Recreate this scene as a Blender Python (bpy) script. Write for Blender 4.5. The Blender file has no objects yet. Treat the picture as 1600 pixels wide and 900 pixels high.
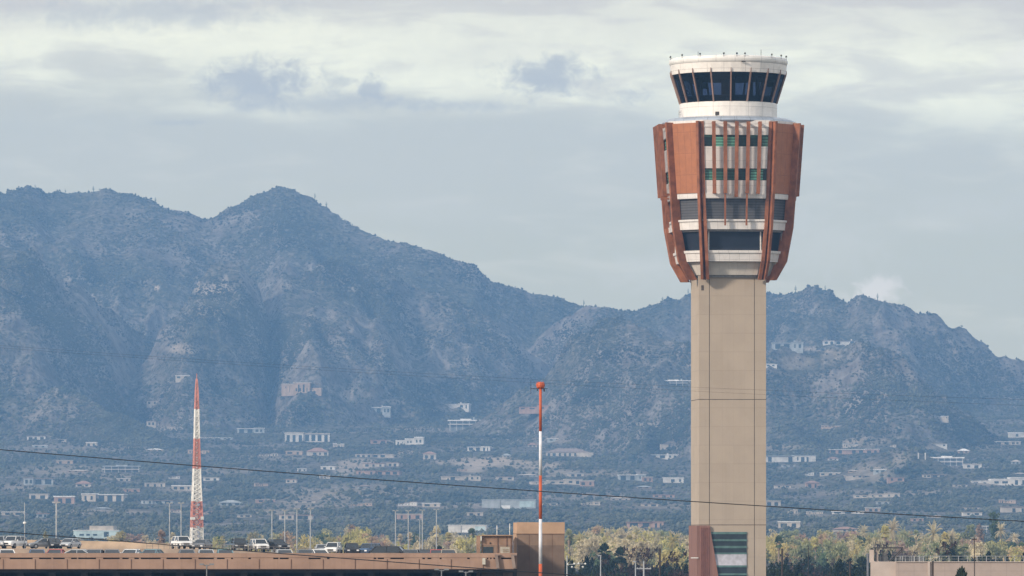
import bpy, math, random
import numpy as np
from mathutils import Vector, noise as mnoise

# ------------------------------------------------------------------ camera, sky, sun, exposure
SC = bpy.context.scene
COL = SC.collection
F = 10000.0          # focal length in photo pixels (photo is 1600 wide)
CZ = 22.0            # camera height
HY = 850.0           # image row of the horizon
cam_d = bpy.data.cameras.new("camera")
cam = bpy.data.objects.new("camera", cam_d)
COL.objects.link(cam)
cam_d.sensor_width = 36.0
cam_d.lens = 36.0 * F / 1600.0
cam_d.shift_y = (HY - 450.0) / 1600.0
cam_d.clip_start = 1.0
cam_d.clip_end = 40000.0
cam.location = (0, 0, CZ)
cam.rotation_euler = (math.pi / 2, 0, 0)
SC.camera = cam

SUN_EL = 27.0
SUN_AZ_LEFT = 50.0   # degrees from straight behind the camera towards the left
sun_d = bpy.data.lights.new("sun", 'SUN')
sun_d.energy = 2.8
sun_d.angle = math.radians(6.0)
sun_d.color = (1.0, 0.87, 0.72)
sun = bpy.data.objects.new("sun", sun_d)
COL.objects.link(sun)
_e, _a = math.radians(SUN_EL), math.radians(SUN_AZ_LEFT)
SDIR = Vector((-math.sin(_a) * math.cos(_e), -math.cos(_a) * math.cos(_e), math.sin(_e)))
sun.rotation_euler = SDIR.to_track_quat('Z', 'Y').to_euler()

world = bpy.data.worlds.new("World")
SC.world = world
world.use_nodes = True
SKY_STRENGTH = 0.10
CLOUD_GAIN = 1.0
HAZE_DENSITY = 8.5e-5
HAZE_COLOR = (0.253, 0.52, 0.93, 1)
SC.view_settings.view_transform = 'Standard'
SC.view_settings.look = 'None'
SC.view_settings.exposure = 0.54
SC.view_settings.gamma = 1.0
SC.view_settings.use_curve_mapping = False
SC.cycles.volume_bounces = 1
SC.cycles.max_bounces = 6
SC.cycles.diffuse_bounces = 2
SC.cycles.glossy_bounces = 2
SC.cycles.transparent_max_bounces = 8
SC.cycles.use_denoising = True
SC.cycles.denoiser = 'OPENIMAGEDENOISE'


# ------------------------------------------------------------------ node helpers
class NT:
    def __init__(self, tree):
        self.t = tree
        self.n = tree.nodes
        self.l = tree.links

    def put(self, v, sock):
        if isinstance(v, (int, float)):
            sock.default_value = v
        elif isinstance(v, (tuple, list)):
            v = tuple(v)
            if len(sock.default_value) == 4 and len(v) == 3:
                v = v + (1,)
            sock.default_value = v
        else:
            self.l.new(v, sock)

    def m(self, op, a, b=0.0, c=0.0, clamp=False):
        n = self.n.new('ShaderNodeMath')
        n.operation = op
        n.use_clamp = clamp
        self.put(a, n.inputs[0])
        self.put(b, n.inputs[1])
        if op in ('MULTIPLY_ADD', 'SMOOTH_MAX', 'SMOOTH_MIN', 'COMPARE', 'WRAP'):
            self.put(c, n.inputs[2])
        return n.outputs[0]

    def mr(self, v, a, b, c=0.0, d=1.0, smooth=True):
        n = self.n.new('ShaderNodeMapRange')
        n.interpolation_type = 'SMOOTHSTEP' if smooth else 'LINEAR'
        self.put(v, n.inputs[0])
        for i, x in enumerate((a, b, c, d)):
            self.put(x, n.inputs[i + 1])
        return n.outputs[0]

    def mix(self, f, a, b, blend='MIX'):
        n = self.n.new('ShaderNodeMix')
        n.data_type = 'RGBA'
        n.blend_type = blend
        self.put(f, n.inputs[0])
        self.put(a, n.inputs[6])
        self.put(b, n.inputs[7])
        return n.outputs[2]

    def noise(self, vec, scale, detail=4.0, rough=0.55, dist=0.0, color=False):
        n = self.n.new('ShaderNodeTexNoise')
        n.inputs['Scale'].default_value = scale
        n.inputs['Detail'].default_value = detail
        n.inputs['Roughness'].default_value = rough
        n.inputs['Distortion'].default_value = dist
        if vec is not None:
            self.l.new(vec, n.inputs['Vector'])
        return n.outputs['Color' if color else 'Fac']

    def xyz(self, v):
        n = self.n.new('ShaderNodeSeparateXYZ')
        self.l.new(v, n.inputs[0])
        return n.outputs

    def comb(self, x, y, z):
        n = self.n.new('ShaderNodeCombineXYZ')
        self.put(x, n.inputs[0]); self.put(y, n.inputs[1]); self.put(z, n.inputs[2])
        return n.outputs[0]


def sky_world():
    T = NT(world.node_tree)
    T.n.clear()
    out = T.n.new('ShaderNodeOutputWorld')
    bg = T.n.new('ShaderNodeBackground')
    bg.inputs['Strength'].default_value = SKY_STRENGTH
    T.l.new(bg.outputs[0], out.inputs[0])
    sky = T.n.new('ShaderNodeTexSky')
    sky.sky_type = 'NISHITA'
    sky.sun_disc = False
    sky.sun_elevation = math.radians(SUN_EL)
    sky.sun_rotation = math.atan2(SDIR.x, SDIR.y)
    sky.altitude = 300
    sky.air_density = 1.0
    sky.dust_density = 2.0
    tc = T.n.new('ShaderNodeTexCoord')
    d = T.xyz(tc.outputs['Generated'])
    ay = T.m('MAXIMUM', T.m('ABSOLUTE', d[1]), 0.25)
    U = T.m('DIVIDE', d[0], ay)           # tangent of the azimuth
    V = T.m('DIVIDE', d[2], ay)           # tangent of the elevation
    # units of one hundredth of a radian, cloud streaks are stretched sideways
    u = T.m('MULTIPLY', U, 100.0)
    v = T.m('MULTIPLY', V, 100.0)
    wide = T.comb(T.m('MULTIPLY', u, 0.22), T.m('MULTIPLY', v, 0.85), 3.1)
    n1 = T.noise(wide, 1.0, 5.0, 0.5, 0.3)
    n2 = T.noise(T.comb(T.m('MULTIPLY', u, 0.5), T.m('MULTIPLY', v, 2.2), 8.4), 1.0, 6.0, 0.55, 0.4)
    n3 = T.noise(T.comb(u, T.m('MULTIPLY', v, 1.25), 1.7), 3.2, 7.0, 0.62, 0.5)
    # vv : elevation measured downwards like the deck of stratus sees it, tilted a little
    vv = T.m('ADD', v, T.m('MULTIPLY', T.m('SUBTRACT', n1, 0.5), 2.1))
    vv = T.m('ADD', vv, T.m('MULTIPLY', T.m('SUBTRACT', n2, 0.5), 0.5))
    vt = T.m('ADD', vv, T.m('MULTIPLY', u, 0.045))
    low = (0.615, 0.555, 0.375)
    mid = (0.64, 0.57, 0.41)
    bright = (1.14, 1.05, 0.71)
    pink = (0.82, 0.73, 0.535)
    top = (0.68, 0.58, 0.45)
    c = T.mix(T.mr(vv, 4.4, 6.2), low, mid)
    edge = T.mr(vt, 6.35, 7.45)
    c = T.mix(edge, c, T.mix(T.mr(n2, 0.35, 0.62), pink, bright))
    c = T.mix(T.mr(vv, 7.4, 8.8), c, T.mix(T.mr(n2, 0.4, 0.62), top, pink))
    c = T.mix(T.m('MULTIPLY', T.mr(n2, 0.5, 0.72), 0.35), c, (0.86, 0.76, 0.54))
    c = T.mix(T.m('MULTIPLY', T.mr(n3, 0.35, 0.6), 0.08), c, (0.52, 0.49, 0.40))

    def px(x, y):
        return (x - 800) / 100.0, (850 - y) / 100.0

    def blob(x, y, rx, ry, th0=0.30, th1=0.62, w=0.5):
        cx, cy = px(x, y)
        dx = T.m('DIVIDE', T.m('SUBTRACT', u, cx), rx / 100.0)
        dy = T.m('DIVIDE', T.m('SUBTRACT', v, cy), ry / 100.0)
        r = T.m('SQRT', T.m('ADD', T.m('MULTIPLY', dx, dx), T.m('MULTIPLY', dy, dy)))
        k = T.m('SUBTRACT', T.m('SUBTRACT', 1.0, T.m('MULTIPLY', r, 0.75)),
                T.m('MULTIPLY', T.m('SUBTRACT', 0.60, n3), 1.35))
        return T.m('MULTIPLY', T.mr(k, th0, th1), w)
    grey = (0.50, 0.46, 0.40)
    for a in ((400, 128, 120, 48, 0.10, 0.75, 0.95), (455, 118, 50, 26, 0.1, 0.7, 0.7),
              (580, 140, 34, 28, 0.12, 0.7, 0.85), (855, 116, 105, 46, 0.12, 0.75, 0.9),
              (985, 146, 50, 24, 0.2, 0.8, 0.6), (535, 128, 30, 14, 0.2, 0.8, 0.5), (280, 192, 60, 8, 0.2, 0.8, 0.5), (700, 165, 160, 16, 0.15, 0.8, 0.6),
              (500, 160, 210, 22, 0.1, 0.8, 0.5), (240, 18, 260, 34, 0.0, 0.8, 0.6)):
        c = T.mix(blob(*a), c, grey)
    for a in ((1372, 455, 48, 30, 0.1, 0.6, 0.9), (1345, 470, 46, 20, 0.1, 0.7, 0.7)):
        c = T.mix(blob(*a), c, (0.90, 0.78, 0.62))
    for a in ((1290, 385, 150, 75, 0.0, 0.9, 0.4), (1010, 425, 130, 45, 0.0, 0.9, 0.4), (1500, 330, 160, 40, 0.0, 0.9, 0.25), (620, 330, 200, 30, 0.0, 0.9, 0.2)):
        c = T.mix(blob(*a), c, (0.76, 0.68, 0.52))
    c = T.mix(blob(1590, 92, 60, 30, 0.1, 0.8, 0.5), c, (0.98, 0.86, 0.66))
    # away from the part of sky over the mountains: a broken deck, brighter overhead
    over = T.mix(T.mr(n1, 0.35, 0.65), (0.60, 0.61, 0.63), (0.72, 0.69, 0.66))
    gain = T.mix(T.mr(v, 9.5, 14.0), c, over)
    sc = T.n.new('ShaderNodeVectorMath')
    sc.operation = 'SCALE'
    T.l.new(gain, sc.inputs[0])
    sc.inputs['Scale'].default_value = CLOUD_GAIN / SKY_STRENGTH
    fin = T.mix(0.90, sky.outputs[0], sc.outputs[0])
    T.l.new(fin, bg.inputs[0])


sky_world()

# ------------------------------------------------------------------ materials
MATS = {}


def mat(name, color, rough=0.8, var=0.12, scale=3.0, metal=0.0, bump=0.0, color2=None, detail=5.0,
        objrand=0.0, stretch=None, spec=0.3, streak=0.0):
    if name in MATS:
        return MATS[name]
    m = bpy.data.materials.new(name)
    m.use_nodes = True
    T = NT(m.node_tree)
    b = T.n['Principled BSDF']
    tc = T.n.new('ShaderNodeTexCoord')
    vec = tc.outputs['Object']
    if stretch:
        mp = T.n.new('ShaderNodeMapping')
        mp.inputs['Scale'].default_value = stretch
        T.l.new(vec, mp.inputs['Vector'])
        vec = mp.outputs[0]
    nz = T.noise(vec, scale, detail, 0.6)
    c2 = color2 or tuple(x * (1 - 2.2 * var) for x in color)
    c1 = tuple(min(1, x * (1 + var)) for x in color)
    c = T.mix(T.mr(nz, 0.3, 0.7), c2, c1)
    if streak > 0:
        mp = T.n.new('ShaderNodeMapping')
        mp.inputs['Scale'].default_value = (1.6, 1.6, 0.05)
        T.l.new(tc.outputs['Object'], mp.inputs['Vector'])
        s = T.noise(mp.outputs[0], 1.0, 5.0, 0.7)
        c = T.mix(T.m('MULTIPLY', T.mr(s, 0.45, 0.8), streak), c, tuple(x * 0.5 for x in color))
    if objrand > 0:
        oi = T.n.new('ShaderNodeObjectInfo')
        hv = T.n.new('ShaderNodeHueSaturation')
        T.put(T.mr(oi.outputs['Random'], 0, 1, 1 - objrand, 1 + objrand, False), hv.inputs['Value'])
        r2 = T.m('FRACT', T.m('MULTIPLY', oi.outputs['Random'], 17.3))
        T.put(T.mr(r2, 0, 1, 0.5 - objrand * 0.07, 0.5 + objrand * 0.05, False), hv.inputs['Hue'])
        T.l.new(c, hv.inputs['Color'])
        c = hv.outputs[0]
    T.l.new(c, b.inputs['Base Color'])
    b.inputs['Roughness'].default_value = rough
    b.inputs['Metallic'].default_value = metal
    b.inputs['Specular IOR Level'].default_value = spec
    if bump > 0:
        bp = T.n.new('ShaderNodeBump')
        bp.inputs['Strength'].default_value = 1.0
        bp.inputs['Distance'].default_value = bump
        T.l.new(nz, bp.inputs['Height'])
        T.l.new(bp.outputs[0], b.inputs['Normal'])
    MATS[name] = m
    return m


def uv_mat(name, color, kind, rough=0.6, pu=2.0, pv=1.0, line=0.03, dark=0.5, var=0.06, colors=None, metal=0.0,
           offu=0.0, offv=0.0):
    """materials driven by metres along (u) and up (v) a surface: joints, slats, blinds"""
    if name in MATS:
        return MATS[name]
    m = bpy.data.materials.new(name)
    m.use_nodes = True
    T = NT(m.node_tree)
    b = T.n['Principled BSDF']
    uv = T.n.new('ShaderNodeUVMap')
    tc = T.n.new('ShaderNodeTexCoord')
    s = T.xyz(uv.outputs[0])
    u = T.m('ADD', s[0], offu)
    v = T.m('ADD', s[1], offv)
    nz = T.noise(tc.outputs['Object'], 0.9, 5.0, 0.6)
    c = T.mix(T.mr(nz, 0.3, 0.7), tuple(x * (1 - 1.5 * var) for x in color), tuple(min(1, x * (1 + var)) for x in color))
    fu = T.m('FRACT', T.m('DIVIDE', u, pu))
    fv = T.m('FRACT', T.m('DIVIDE', v, pv))
    if kind == 'panel':
        cell = T.n.new('ShaderNodeTexWhiteNoise')
        T.l.new(T.comb(T.m('FLOOR', T.m('DIVIDE', u, pu)), T.m('FLOOR', T.m('DIVIDE', v, pv)), 0.0), cell.inputs['Vector'])
        c = T.mix(T.m('MULTIPLY', cell.outputs['Value'], 0.12), c, tuple(x * 0.75 for x in color))
        a = T.m('LESS_THAN', fu, line / pu)
        d = T.m('LESS_THAN', fv, line / pv)
        c = T.mix(T.m('MULTIPLY', T.m('MAXIMUM', a, d), dark), c, tuple(x * 0.25 for x in color))
    elif kind == 'louver':
        w = T.m('LESS_THAN', fv, 0.4)
        c = T.mix(T.m('MULTIPLY', w, dark), c, tuple(x * 0.3 for x in color))
        a = T.m('LESS_THAN', fu, line / pu)
        c = T.mix(T.m('MULTIPLY', a, 0.6), c, tuple(x * 0.3 for x in color))
    elif kind == 'blind':
        cell = T.n.new('ShaderNodeTexWhiteNoise')
        cell.noise_dimensions = '2D'
        T.l.new(T.comb(T.m('FLOOR', T.m('DIVIDE', u, pu)), T.m('FLOOR', T.m('DIVIDE', v, 5.0)), 0.0), cell.inputs['Vector'])
        k = cell.outputs['Value']
        c = T.mix(T.mr(k, 0.25, 0.85), colors[0], colors[1])
        w = T.m('LESS_THAN', fv, 0.3)
        c = T.mix(T.m('MULTIPLY', w, dark), c, (0.01, 0.02, 0.022))
    T.l.new(c, b.inputs['Base Color'])
    b.inputs['Roughness'].default_value = rough
    b.inputs['Metallic'].default_value = metal
    MATS[name] = m
    return m


def glass_mat(name, tint, gloss=0.10):
    if name in MATS:
        return MATS[name]
    m = bpy.data.materials.new(name)
    m.use_nodes = True
    T = NT(m.node_tree)
    T.n.clear()
    out = T.n.new('ShaderNodeOutputMaterial')
    tr = T.n.new('ShaderNodeBsdfTransparent')
    gl = T.n.new('ShaderNodeBsdfGlossy')
    gl.inputs['Roughness'].default_value = 0.04
    gl.inputs['Color'].default_value = (0.7, 0.8, 1.0, 1)
    tr.inputs['Color'].default_value = tuple(tint) + (1,)
    mx = T.n.new('ShaderNodeMixShader')
    lw = T.n.new('ShaderNodeLayerWeight')
    lw.inputs[0].default_value = 0.25
    f = T.m('ADD', T.m('MULTIPLY', lw.outputs['Fresnel'], 0.6), gloss * 0.3, clamp=True)
    T.l.new(f, mx.inputs[0])
    T.l.new(tr.outputs[0], mx.inputs[1])
    T.l.new(gl.outputs[0], mx.inputs[2])
    T.l.new(mx.outputs[0], out.inputs[0])
    MATS[name] = m
    return m


# ------------------------------------------------------------------ mesh helpers
class MB:
    def __init__(self):
        self.v = []; self.f = []; self.uv = []; self.mi = []; self.has_uv = False

    def face(self, idx, uv=None, mi=0):
        self.f.append(tuple(idx)); self.mi.append(mi)
        self.uv.append(uv)
        if uv: self.has_uv = True

    def verts(self, vs):
        n = len(self.v)
        self.v.extend([tuple(x) for x in vs])
        return n

    def box(self, x0, x1, y0, y1, z0, z1, mi=0):
        n = self.verts([(x0, y0, z0), (x1, y0, z0), (x1, y1, z0), (x0, y1, z0),
                        (x0, y0, z1), (x1, y0, z1), (x1, y1, z1), (x0, y1, z1)])
        for q in ((0, 3, 2, 1), (4, 5, 6, 7), (0, 1, 5, 4), (1, 2, 6, 5), (2, 3, 7, 6), (3, 0, 4, 7)):
            self.face([n + i for i in q], mi=mi)
        return self

    def hexa(self, p, mi=0):
        """8 points: bottom loop 0-3, top loop 4-7"""
        n = self.verts(p)
        for q in ((0, 3, 2, 1), (4, 5, 6, 7), (0, 1, 5, 4), (1, 2, 6, 5), (2, 3, 7, 6), (3, 0, 4, 7)):
            self.face([n + i for i in q], mi=mi)
        return self

    def bar(self, a, b, r, sides=6, r2=None, mi=0, caps=True):
        a = Vector(a); b = Vector(b)
        r2 = r if r2 is None else r2
        d = (b - a).normalized()
        up = Vector((0, 0, 1)) if abs(d.z) < 0.95 else Vector((1, 0, 0))
        s = d.cross(up).normalized(); t = s.cross(d)
        ring = []
        for q, rr in ((a, r), (b, r2)):
            ring.append(self.verts([q + (s * math.cos(2 * math.pi * i / sides) + t * math.sin(2 * math.pi * i / sides)) * rr
                                    for i in range(sides)]))
        for i in range(sides):
            j = (i + 1) % sides
            self.face([ring[0] + i, ring[0] + j, ring[1] + j, ring[1] + i], mi=mi)
        if caps:
            self.face([ring[0] + i for i in reversed(range(sides))], mi=mi)
            self.face([ring[1] + i for i in range(sides)], mi=mi)
        return self

    def tube(self, pts, radii, sides=6, mi=0):
        pts = [Vector(p) for p in pts]
        rings = []
        for k, p in enumerate(pts):
            d = (pts[min(k + 1, len(pts) - 1)] - pts[max(k - 1, 0)]).normalized()
            up = Vector((0, 0, 1)) if abs(d.z) < 0.95 else Vector((1, 0, 0))
            s = d.cross(up).normalized(); t = s.cross(d)
            rings.append(self.verts([p + (s * math.cos(2 * math.pi * i / sides) + t * math.sin(2 * math.pi * i / sides)) * radii[k]
                                     for i in range(sides)]))
        for a, b in zip(rings, rings[1:]):
            for i in range(sides):
                j = (i + 1) % sides
                self.face([a + i, a + j, b + j, b + i], mi=mi)
        self.face([rings[0] + i for i in reversed(range(sides))], mi=mi)
        self.face([rings[-1] + i for i in range(sides)], mi=mi)
        return self

    def loft(self, loops, cap=True, mi=0, closed=True):
        """loops: lists of points of the same length; uv = metres"""
        bases = [self.verts(l) for l in loops]
        n = len(loops[0])
        P = [Vector(p) for p in loops[0]]
        per = [0.0]
        for i in range(n):
            per.append(per[-1] + (P[(i + 1) % n] - P[i]).length)
        for k in range(len(loops) - 1):
            z0 = loops[k][0][2]; z1 = loops[k + 1][0][2]
            for i in range(n):
                j = (i + 1) % n
                self.face([bases[k] + i, bases[k] + j, bases[k + 1] + j, bases[k + 1] + i],
                          uv=[(per[i], z0), (per[i + 1], z0), (per[i + 1], z1), (per[i], z1)], mi=mi)
        if cap:
            self.face([bases[0] + i for i in reversed(range(n))], uv=[(0.5, 0.5)] * n, mi=mi)
            self.face([bases[-1] + i for i in range(n)], uv=[(0.5, 0.5)] * n, mi=mi)
        return self

    def lathe(self, prof, sides=36, start=0.0, cap=True, mi=0):
        return self.loft([[(r * math.sin(start + 2 * math.pi * i / sides), -r * math.cos(start + 2 * math.pi * i / sides), z)
                           for i in range(sides)] for r, z in prof], cap, mi)

    def build(self, name, m, parent=None, smooth=False, loc=None):
        me = bpy.data.meshes.new(name)
        me.from_pydata(self.v, [], self.f)
        ms = m if isinstance(m, (list, tuple)) else [m]
        for x in ms:
            me.materials.append(x)
        if len(ms) > 1:
            me.polygons.foreach_set('material_index', self.mi)
        if self.has_uv:
            ul = me.uv_layers.new(name='UVMap')
            arr = []
            for f, uv in zip(self.f, self.uv):
                if uv is None:
                    arr.extend([0.5, 0.5] * len(f))
                else:
                    for q in uv:
                        arr.extend(q)
            ul.data.foreach_set('uv', arr)
        if smooth:
            me.polygons.foreach_set('use_smooth', [True] * len(me.polygons))
        me.update()
        o = bpy.data.objects.new(name, me)
        COL.objects.link(o)
        if parent is not None:
            o.parent = parent
        if loc is not None:
            o.location = loc
        return o


def tag(o, label=None, cat=None, group=None, kind=None):
    if label: o['label'] = label
    if cat: o['category'] = cat
    if group: o['group'] = group
    if kind: o['kind'] = kind
    return o


def empty(name, loc, rz=0.0):
    o = bpy.data.objects.new(name, None)
    COL.objects.link(o)
    o.location = loc
    o.rotation_euler = (0, 0, rz)
    return o


def copy_tree(o, parent=None):
    c = o.copy()
    COL.objects.link(c)
    if parent is not None:
        c.parent = parent
    for ch in list(KIDS(o)):
        copy_tree(ch, c)
    return c


def KIDS(o):
    return [x for x in o.children]


def wx(px, Y):
    return (px - 800.0) / F * Y


def wz(py, Y):
    return CZ + (HY - py) / F * Y


# ------------------------------------------------------------------ noise for the terrain
_rng = np.random.RandomState(7)
_perm = _rng.permutation(1024)
_perm = np.concatenate([_perm, _perm])
_gr = _rng.rand(1024) * 2 * np.pi
_gx, _gy = np.cos(_gr), np.sin(_gr)


def perlin(x, y):
    xi = np.floor(x).astype(np.int64); yi = np.floor(y).astype(np.int64)
    xf = x - xi; yf = y - yi
    u = xf * xf * xf * (xf * (xf * 6 - 15) + 10); v = yf * yf * yf * (yf * (yf * 6 - 15) + 10)

    def g(ix, iy, dx, dy):
        h = _perm[(_perm[ix & 1023] + iy) & 1023]
        return _gx[h] * dx + _gy[h] * dy
    a = g(xi, yi, xf, yf); b = g(xi + 1, yi, xf - 1, yf)
    c = g(xi, yi + 1, xf, yf - 1); d = g(xi + 1, yi + 1, xf - 1, yf - 1)
    return (a + (b - a) * u + (c - a) * v + (a - b - c + d) * u * v) * 1.5


def fbm(x, y, oct=5, gain=0.5, lac=2.03):
    s = 0; a = 1.0; t = 0
    for i in range(oct):
        s = s + a * perlin(x + 13.7 * i, y - 7.3 * i); t += a
        a *= gain; x = x * lac; y = y * lac
    return s / t


def ridged(x, y, oct=5, gain=0.55, lac=2.05):
    s = 0; a = 1.0; t = 0; w = 1.0
    for i in range(oct):
        n = 1 - np.abs(perlin(x + 31.1 * i, y + 17.9 * i))
        n = n * n * w
        w = np.clip(n * 1.6, 0, 1)
        s = s + a * n; t += a
        a *= gain; x = x * lac; y = y * lac
    return s / t


def smax(a, b, k):
    h = np.clip(0.5 + 0.5 * (a - b) / k, 0, 1)
    return b * (1 - h) + a * h + k * h * (1 - h)


def sstep(a, b, x):
    t = np.clip((x - a) / (b - a), 0, 1)
    return t * t * (3 - 2 * t)

# ------------------------------------------------------------------ terrain
RIDGES = [
    # (distance, front slope, back slope, power) , [(px, py), ...]
    ((8300, 0.40, 0.5), [(-900, 380), (-500, 330), (-200, 300), (-60, 330), (0, 303), (20, 293), (42, 289), (60, 293), (75, 299),
                         (100, 297), (135, 298), (160, 293), (185, 297), (215, 303), (245, 316), (270, 327), (295, 330),
                         (315, 338), (335, 337), (355, 326), (385, 310), (410, 297), (437, 289), (460, 294), (480, 305),
                         (510, 322), (545, 345), (575, 364), (610, 375), (650, 383), (690, 397), (720, 407), (742, 412),
                         (752, 425), (770, 440), (800, 447), (830, 458), (870, 464), (905, 478), (930, 490), (1000, 520),
                         (1150, 580), (1400, 700), (2600, 800)]),
    ((7900, 0.40, 0.5), [(-900, 900), (700, 620), (800, 570), (880, 498), (912, 483), (925, 480), (960, 475), (990, 478), (1020, 470),
                         (1045, 466), (1062, 470), (1078, 463), (1120, 458), (1200, 450), (1245, 449), (1265, 450),
                         (1285, 456), (1310, 466), (1325, 466), (1340, 457), (1352, 457), (1365, 465), (1385, 475),
                         (1420, 485), (1450, 496), (1480, 509), (1520, 530), (1560, 550), (1600, 565), (1700, 600),
                         (1900, 640), (2600, 700)]),
    ((7500, 0.45, 0.75), [(-900, 900), (150, 640), (220, 560), (270, 490), (300, 440), (325, 412), (345, 402), (375, 406),
                          (400, 440), (418, 500), (440, 590), (520, 690), (640, 760), (2600, 950)]),
    ((7450, 0.42, 0.8), [(-900, 460), (-300, 400), (-60, 368), (0, 376), (20, 382), (60, 398), (100, 432), (150, 470),
                         (200, 500), (260, 560), (330, 640), (500, 800), (2600, 950)]),
    ((7800, 0.42, 0.8), [(-900, 950), (380, 520), (440, 430), (520, 415), (600, 425), (650, 455), (700, 470), (745, 490), (790, 520), (860, 580),
                         (960, 680), (2600, 950)]),
    ((7000, 0.36, 0.7), [(-900, 950), (700, 690), (780, 635), (820, 610), (860, 575), (900, 535), (940, 503), (985, 489), (1010, 500),
                         (1040, 522), (1100, 548), (1150, 590), (1250, 680), (2600, 950)]),
    ((6750, 0.42, 0.8), [(-900, 950), (1060, 700), (1130, 640), (1170, 596), (1205, 560), (1240, 547), (1275, 539), (1310, 536),
                         (1350, 537), (1385, 552), (1425, 585), (1470, 622), (1520, 655), (1570, 690), (1700, 760),
                         (2600, 900)]),
    ((6900, 0.36, 0.6), [(-900, 760), (-100, 690), (0, 640), (40, 610), (80, 597), (130, 622), (200, 655), (290, 690), (400, 740),
                         (2600, 950)]),
    ((6200, 0.22, 0.4), [(-900, 950), (580, 790), (640, 745), (700, 716), (745, 708), (800, 712), (880, 722), (980, 735),
                         (1080, 760), (1200, 800), (2600, 950)]),
    ((5600, 0.16, 0.3), [(-900, 950), (380, 830), (430, 790), (500, 768), (580, 757), (660, 760), (740, 778), (830, 815),
                         (2600, 950)]),
    ((6000, 0.25, 0.4), [(-900, 950), (1150, 800), (1240, 752), (1330, 728), (1400, 700), (1440, 712), (1520, 740), (1640, 780),
                         (2600, 950)]),
]
BASE_Y = [-500, 900, 1150, 1500, 2500, 3200, 4000, 4800, 5500, 6500, 7200, 8200, 9500]
BASE_Z = [0, 0, 0.4, 3, 15, 20, 27, 40, 58, 108, 155, 215, 240]


def terrain_height(px, Y):
    """px, Y : arrays (column in photo units, metres away)"""
    base = np.interp(Y, BASE_Y, BASE_Z)
    x = (px - 800) / F * np.maximum(Y, 1500)
    wob = fbm(x / 420, Y / 420, 4)
    z = base + (8 * wob) * sstep(3500, 6000, Y)
    mount = np.full_like(z, -1e3)
    for k, ((D, sf, sb), pts) in enumerate(RIDGES):
        pts = np.array(pts, float)
        cy = np.interp(px, pts[:, 0], pts[:, 1])
        Dk = D + 90 * np.sin(px / 170.0 + k * 2.1) + 50 * np.sin(px / 61.0 + k)
        crest = CZ + (HY - cy) / F * Dk
        dy = Dk - Y
        front = np.maximum(dy, 0); back = np.maximum(-dy, 0)
        rel = np.clip(dy / 900, 0, 1)
        big = ridged(x / 260 + 5 * k + 0.25 * wob, Y / 900 + k, 4) - 0.5
        f = crest - sf * (front + 0.00012 * front * front) + 0 * rel
        f = f + big * 95 * sstep(20, 330, front) * (0.4 if k > 7 else 1.0)
        f = f - sb * back
        mount = smax(mount, f, 9.0)
    h = np.clip((mount - base) / 60, 0, 1)
    z = smax(z, mount, 10.0)
    med = ridged(x / 95 + 0.4 * wob, Y / 230, 4) - 0.5
    z = z + h * (med * 30 * sstep(0, 1, np.clip((8400 - Y) / 900, 0, 1))
                 + 3.2 * fbm(x / 30, Y / 42, 4) + 1.5 * (ridged(x / 17, Y / 24, 3) - 0.5))
    crag = sstep(0.08, 0.35, fbm(x / 120 + 9.1, Y / 170 + 4.2, 3))
    z = z + h * crag * (11.0 * (ridged(x / 42 + 3.3, Y / 60, 4) - 0.5)) * sstep(0, 1, np.clip((8300 - Y) / 500, 0, 1))
    z = z + (1 - h) * 1.2 * fbm(x / 60, Y / 60, 3) * sstep(1500, 3000, Y)
    return z


cols = np.unique(np.concatenate([np.linspace(-0.40, -0.115, 60), np.linspace(-0.115, 0.115, 1150), np.linspace(0.115, 0.40, 60)]))
rows = np.unique(np.concatenate([np.linspace(-400, 1150, 16), np.linspace(1150, 4800, 120), np.linspace(4800, 6000, 150),
                                 np.linspace(6000, 8300, 640), np.linspace(8300, 9200, 50)]))
GU, GY = np.meshgrid(cols, rows)
GX = GU * np.maximum(GY, 1500)
GZ = terrain_height(GU * F + 800, GY)
NC, NR = len(cols), len(rows)
with np.errstate(divide='ignore', invalid='ignore'):
    GP = np.where(GY > 600, HY - (GZ - CZ) / np.maximum(GY, 1) * F, 2000)


def ground_at(px, py, ymin=1500.0):
    """the first spot along this bearing that rises to this row of the view -> (x, Y, z)"""
    c = int(np.clip(np.searchsorted(cols, (px - 800) / F), 0, NC - 1))
    r0 = int(np.searchsorted(rows, ymin))
    col = GP[r0:, c]
    hit = np.nonzero(col <= py)[0]
    r = r0 + (int(hit[0]) if len(hit) else int(np.argmin(col)))
    Y = float(rows[r])
    return (px - 800) / F * Y, Y, float(GZ[r, c])


def height_at(px, Y):
    return float(terrain_height(np.array([float(px)]), np.array([float(Y)]))[0])


def visible_mask():
    m = np.minimum.accumulate(GP, axis=0)
    return GP <= m + 0.6


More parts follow.
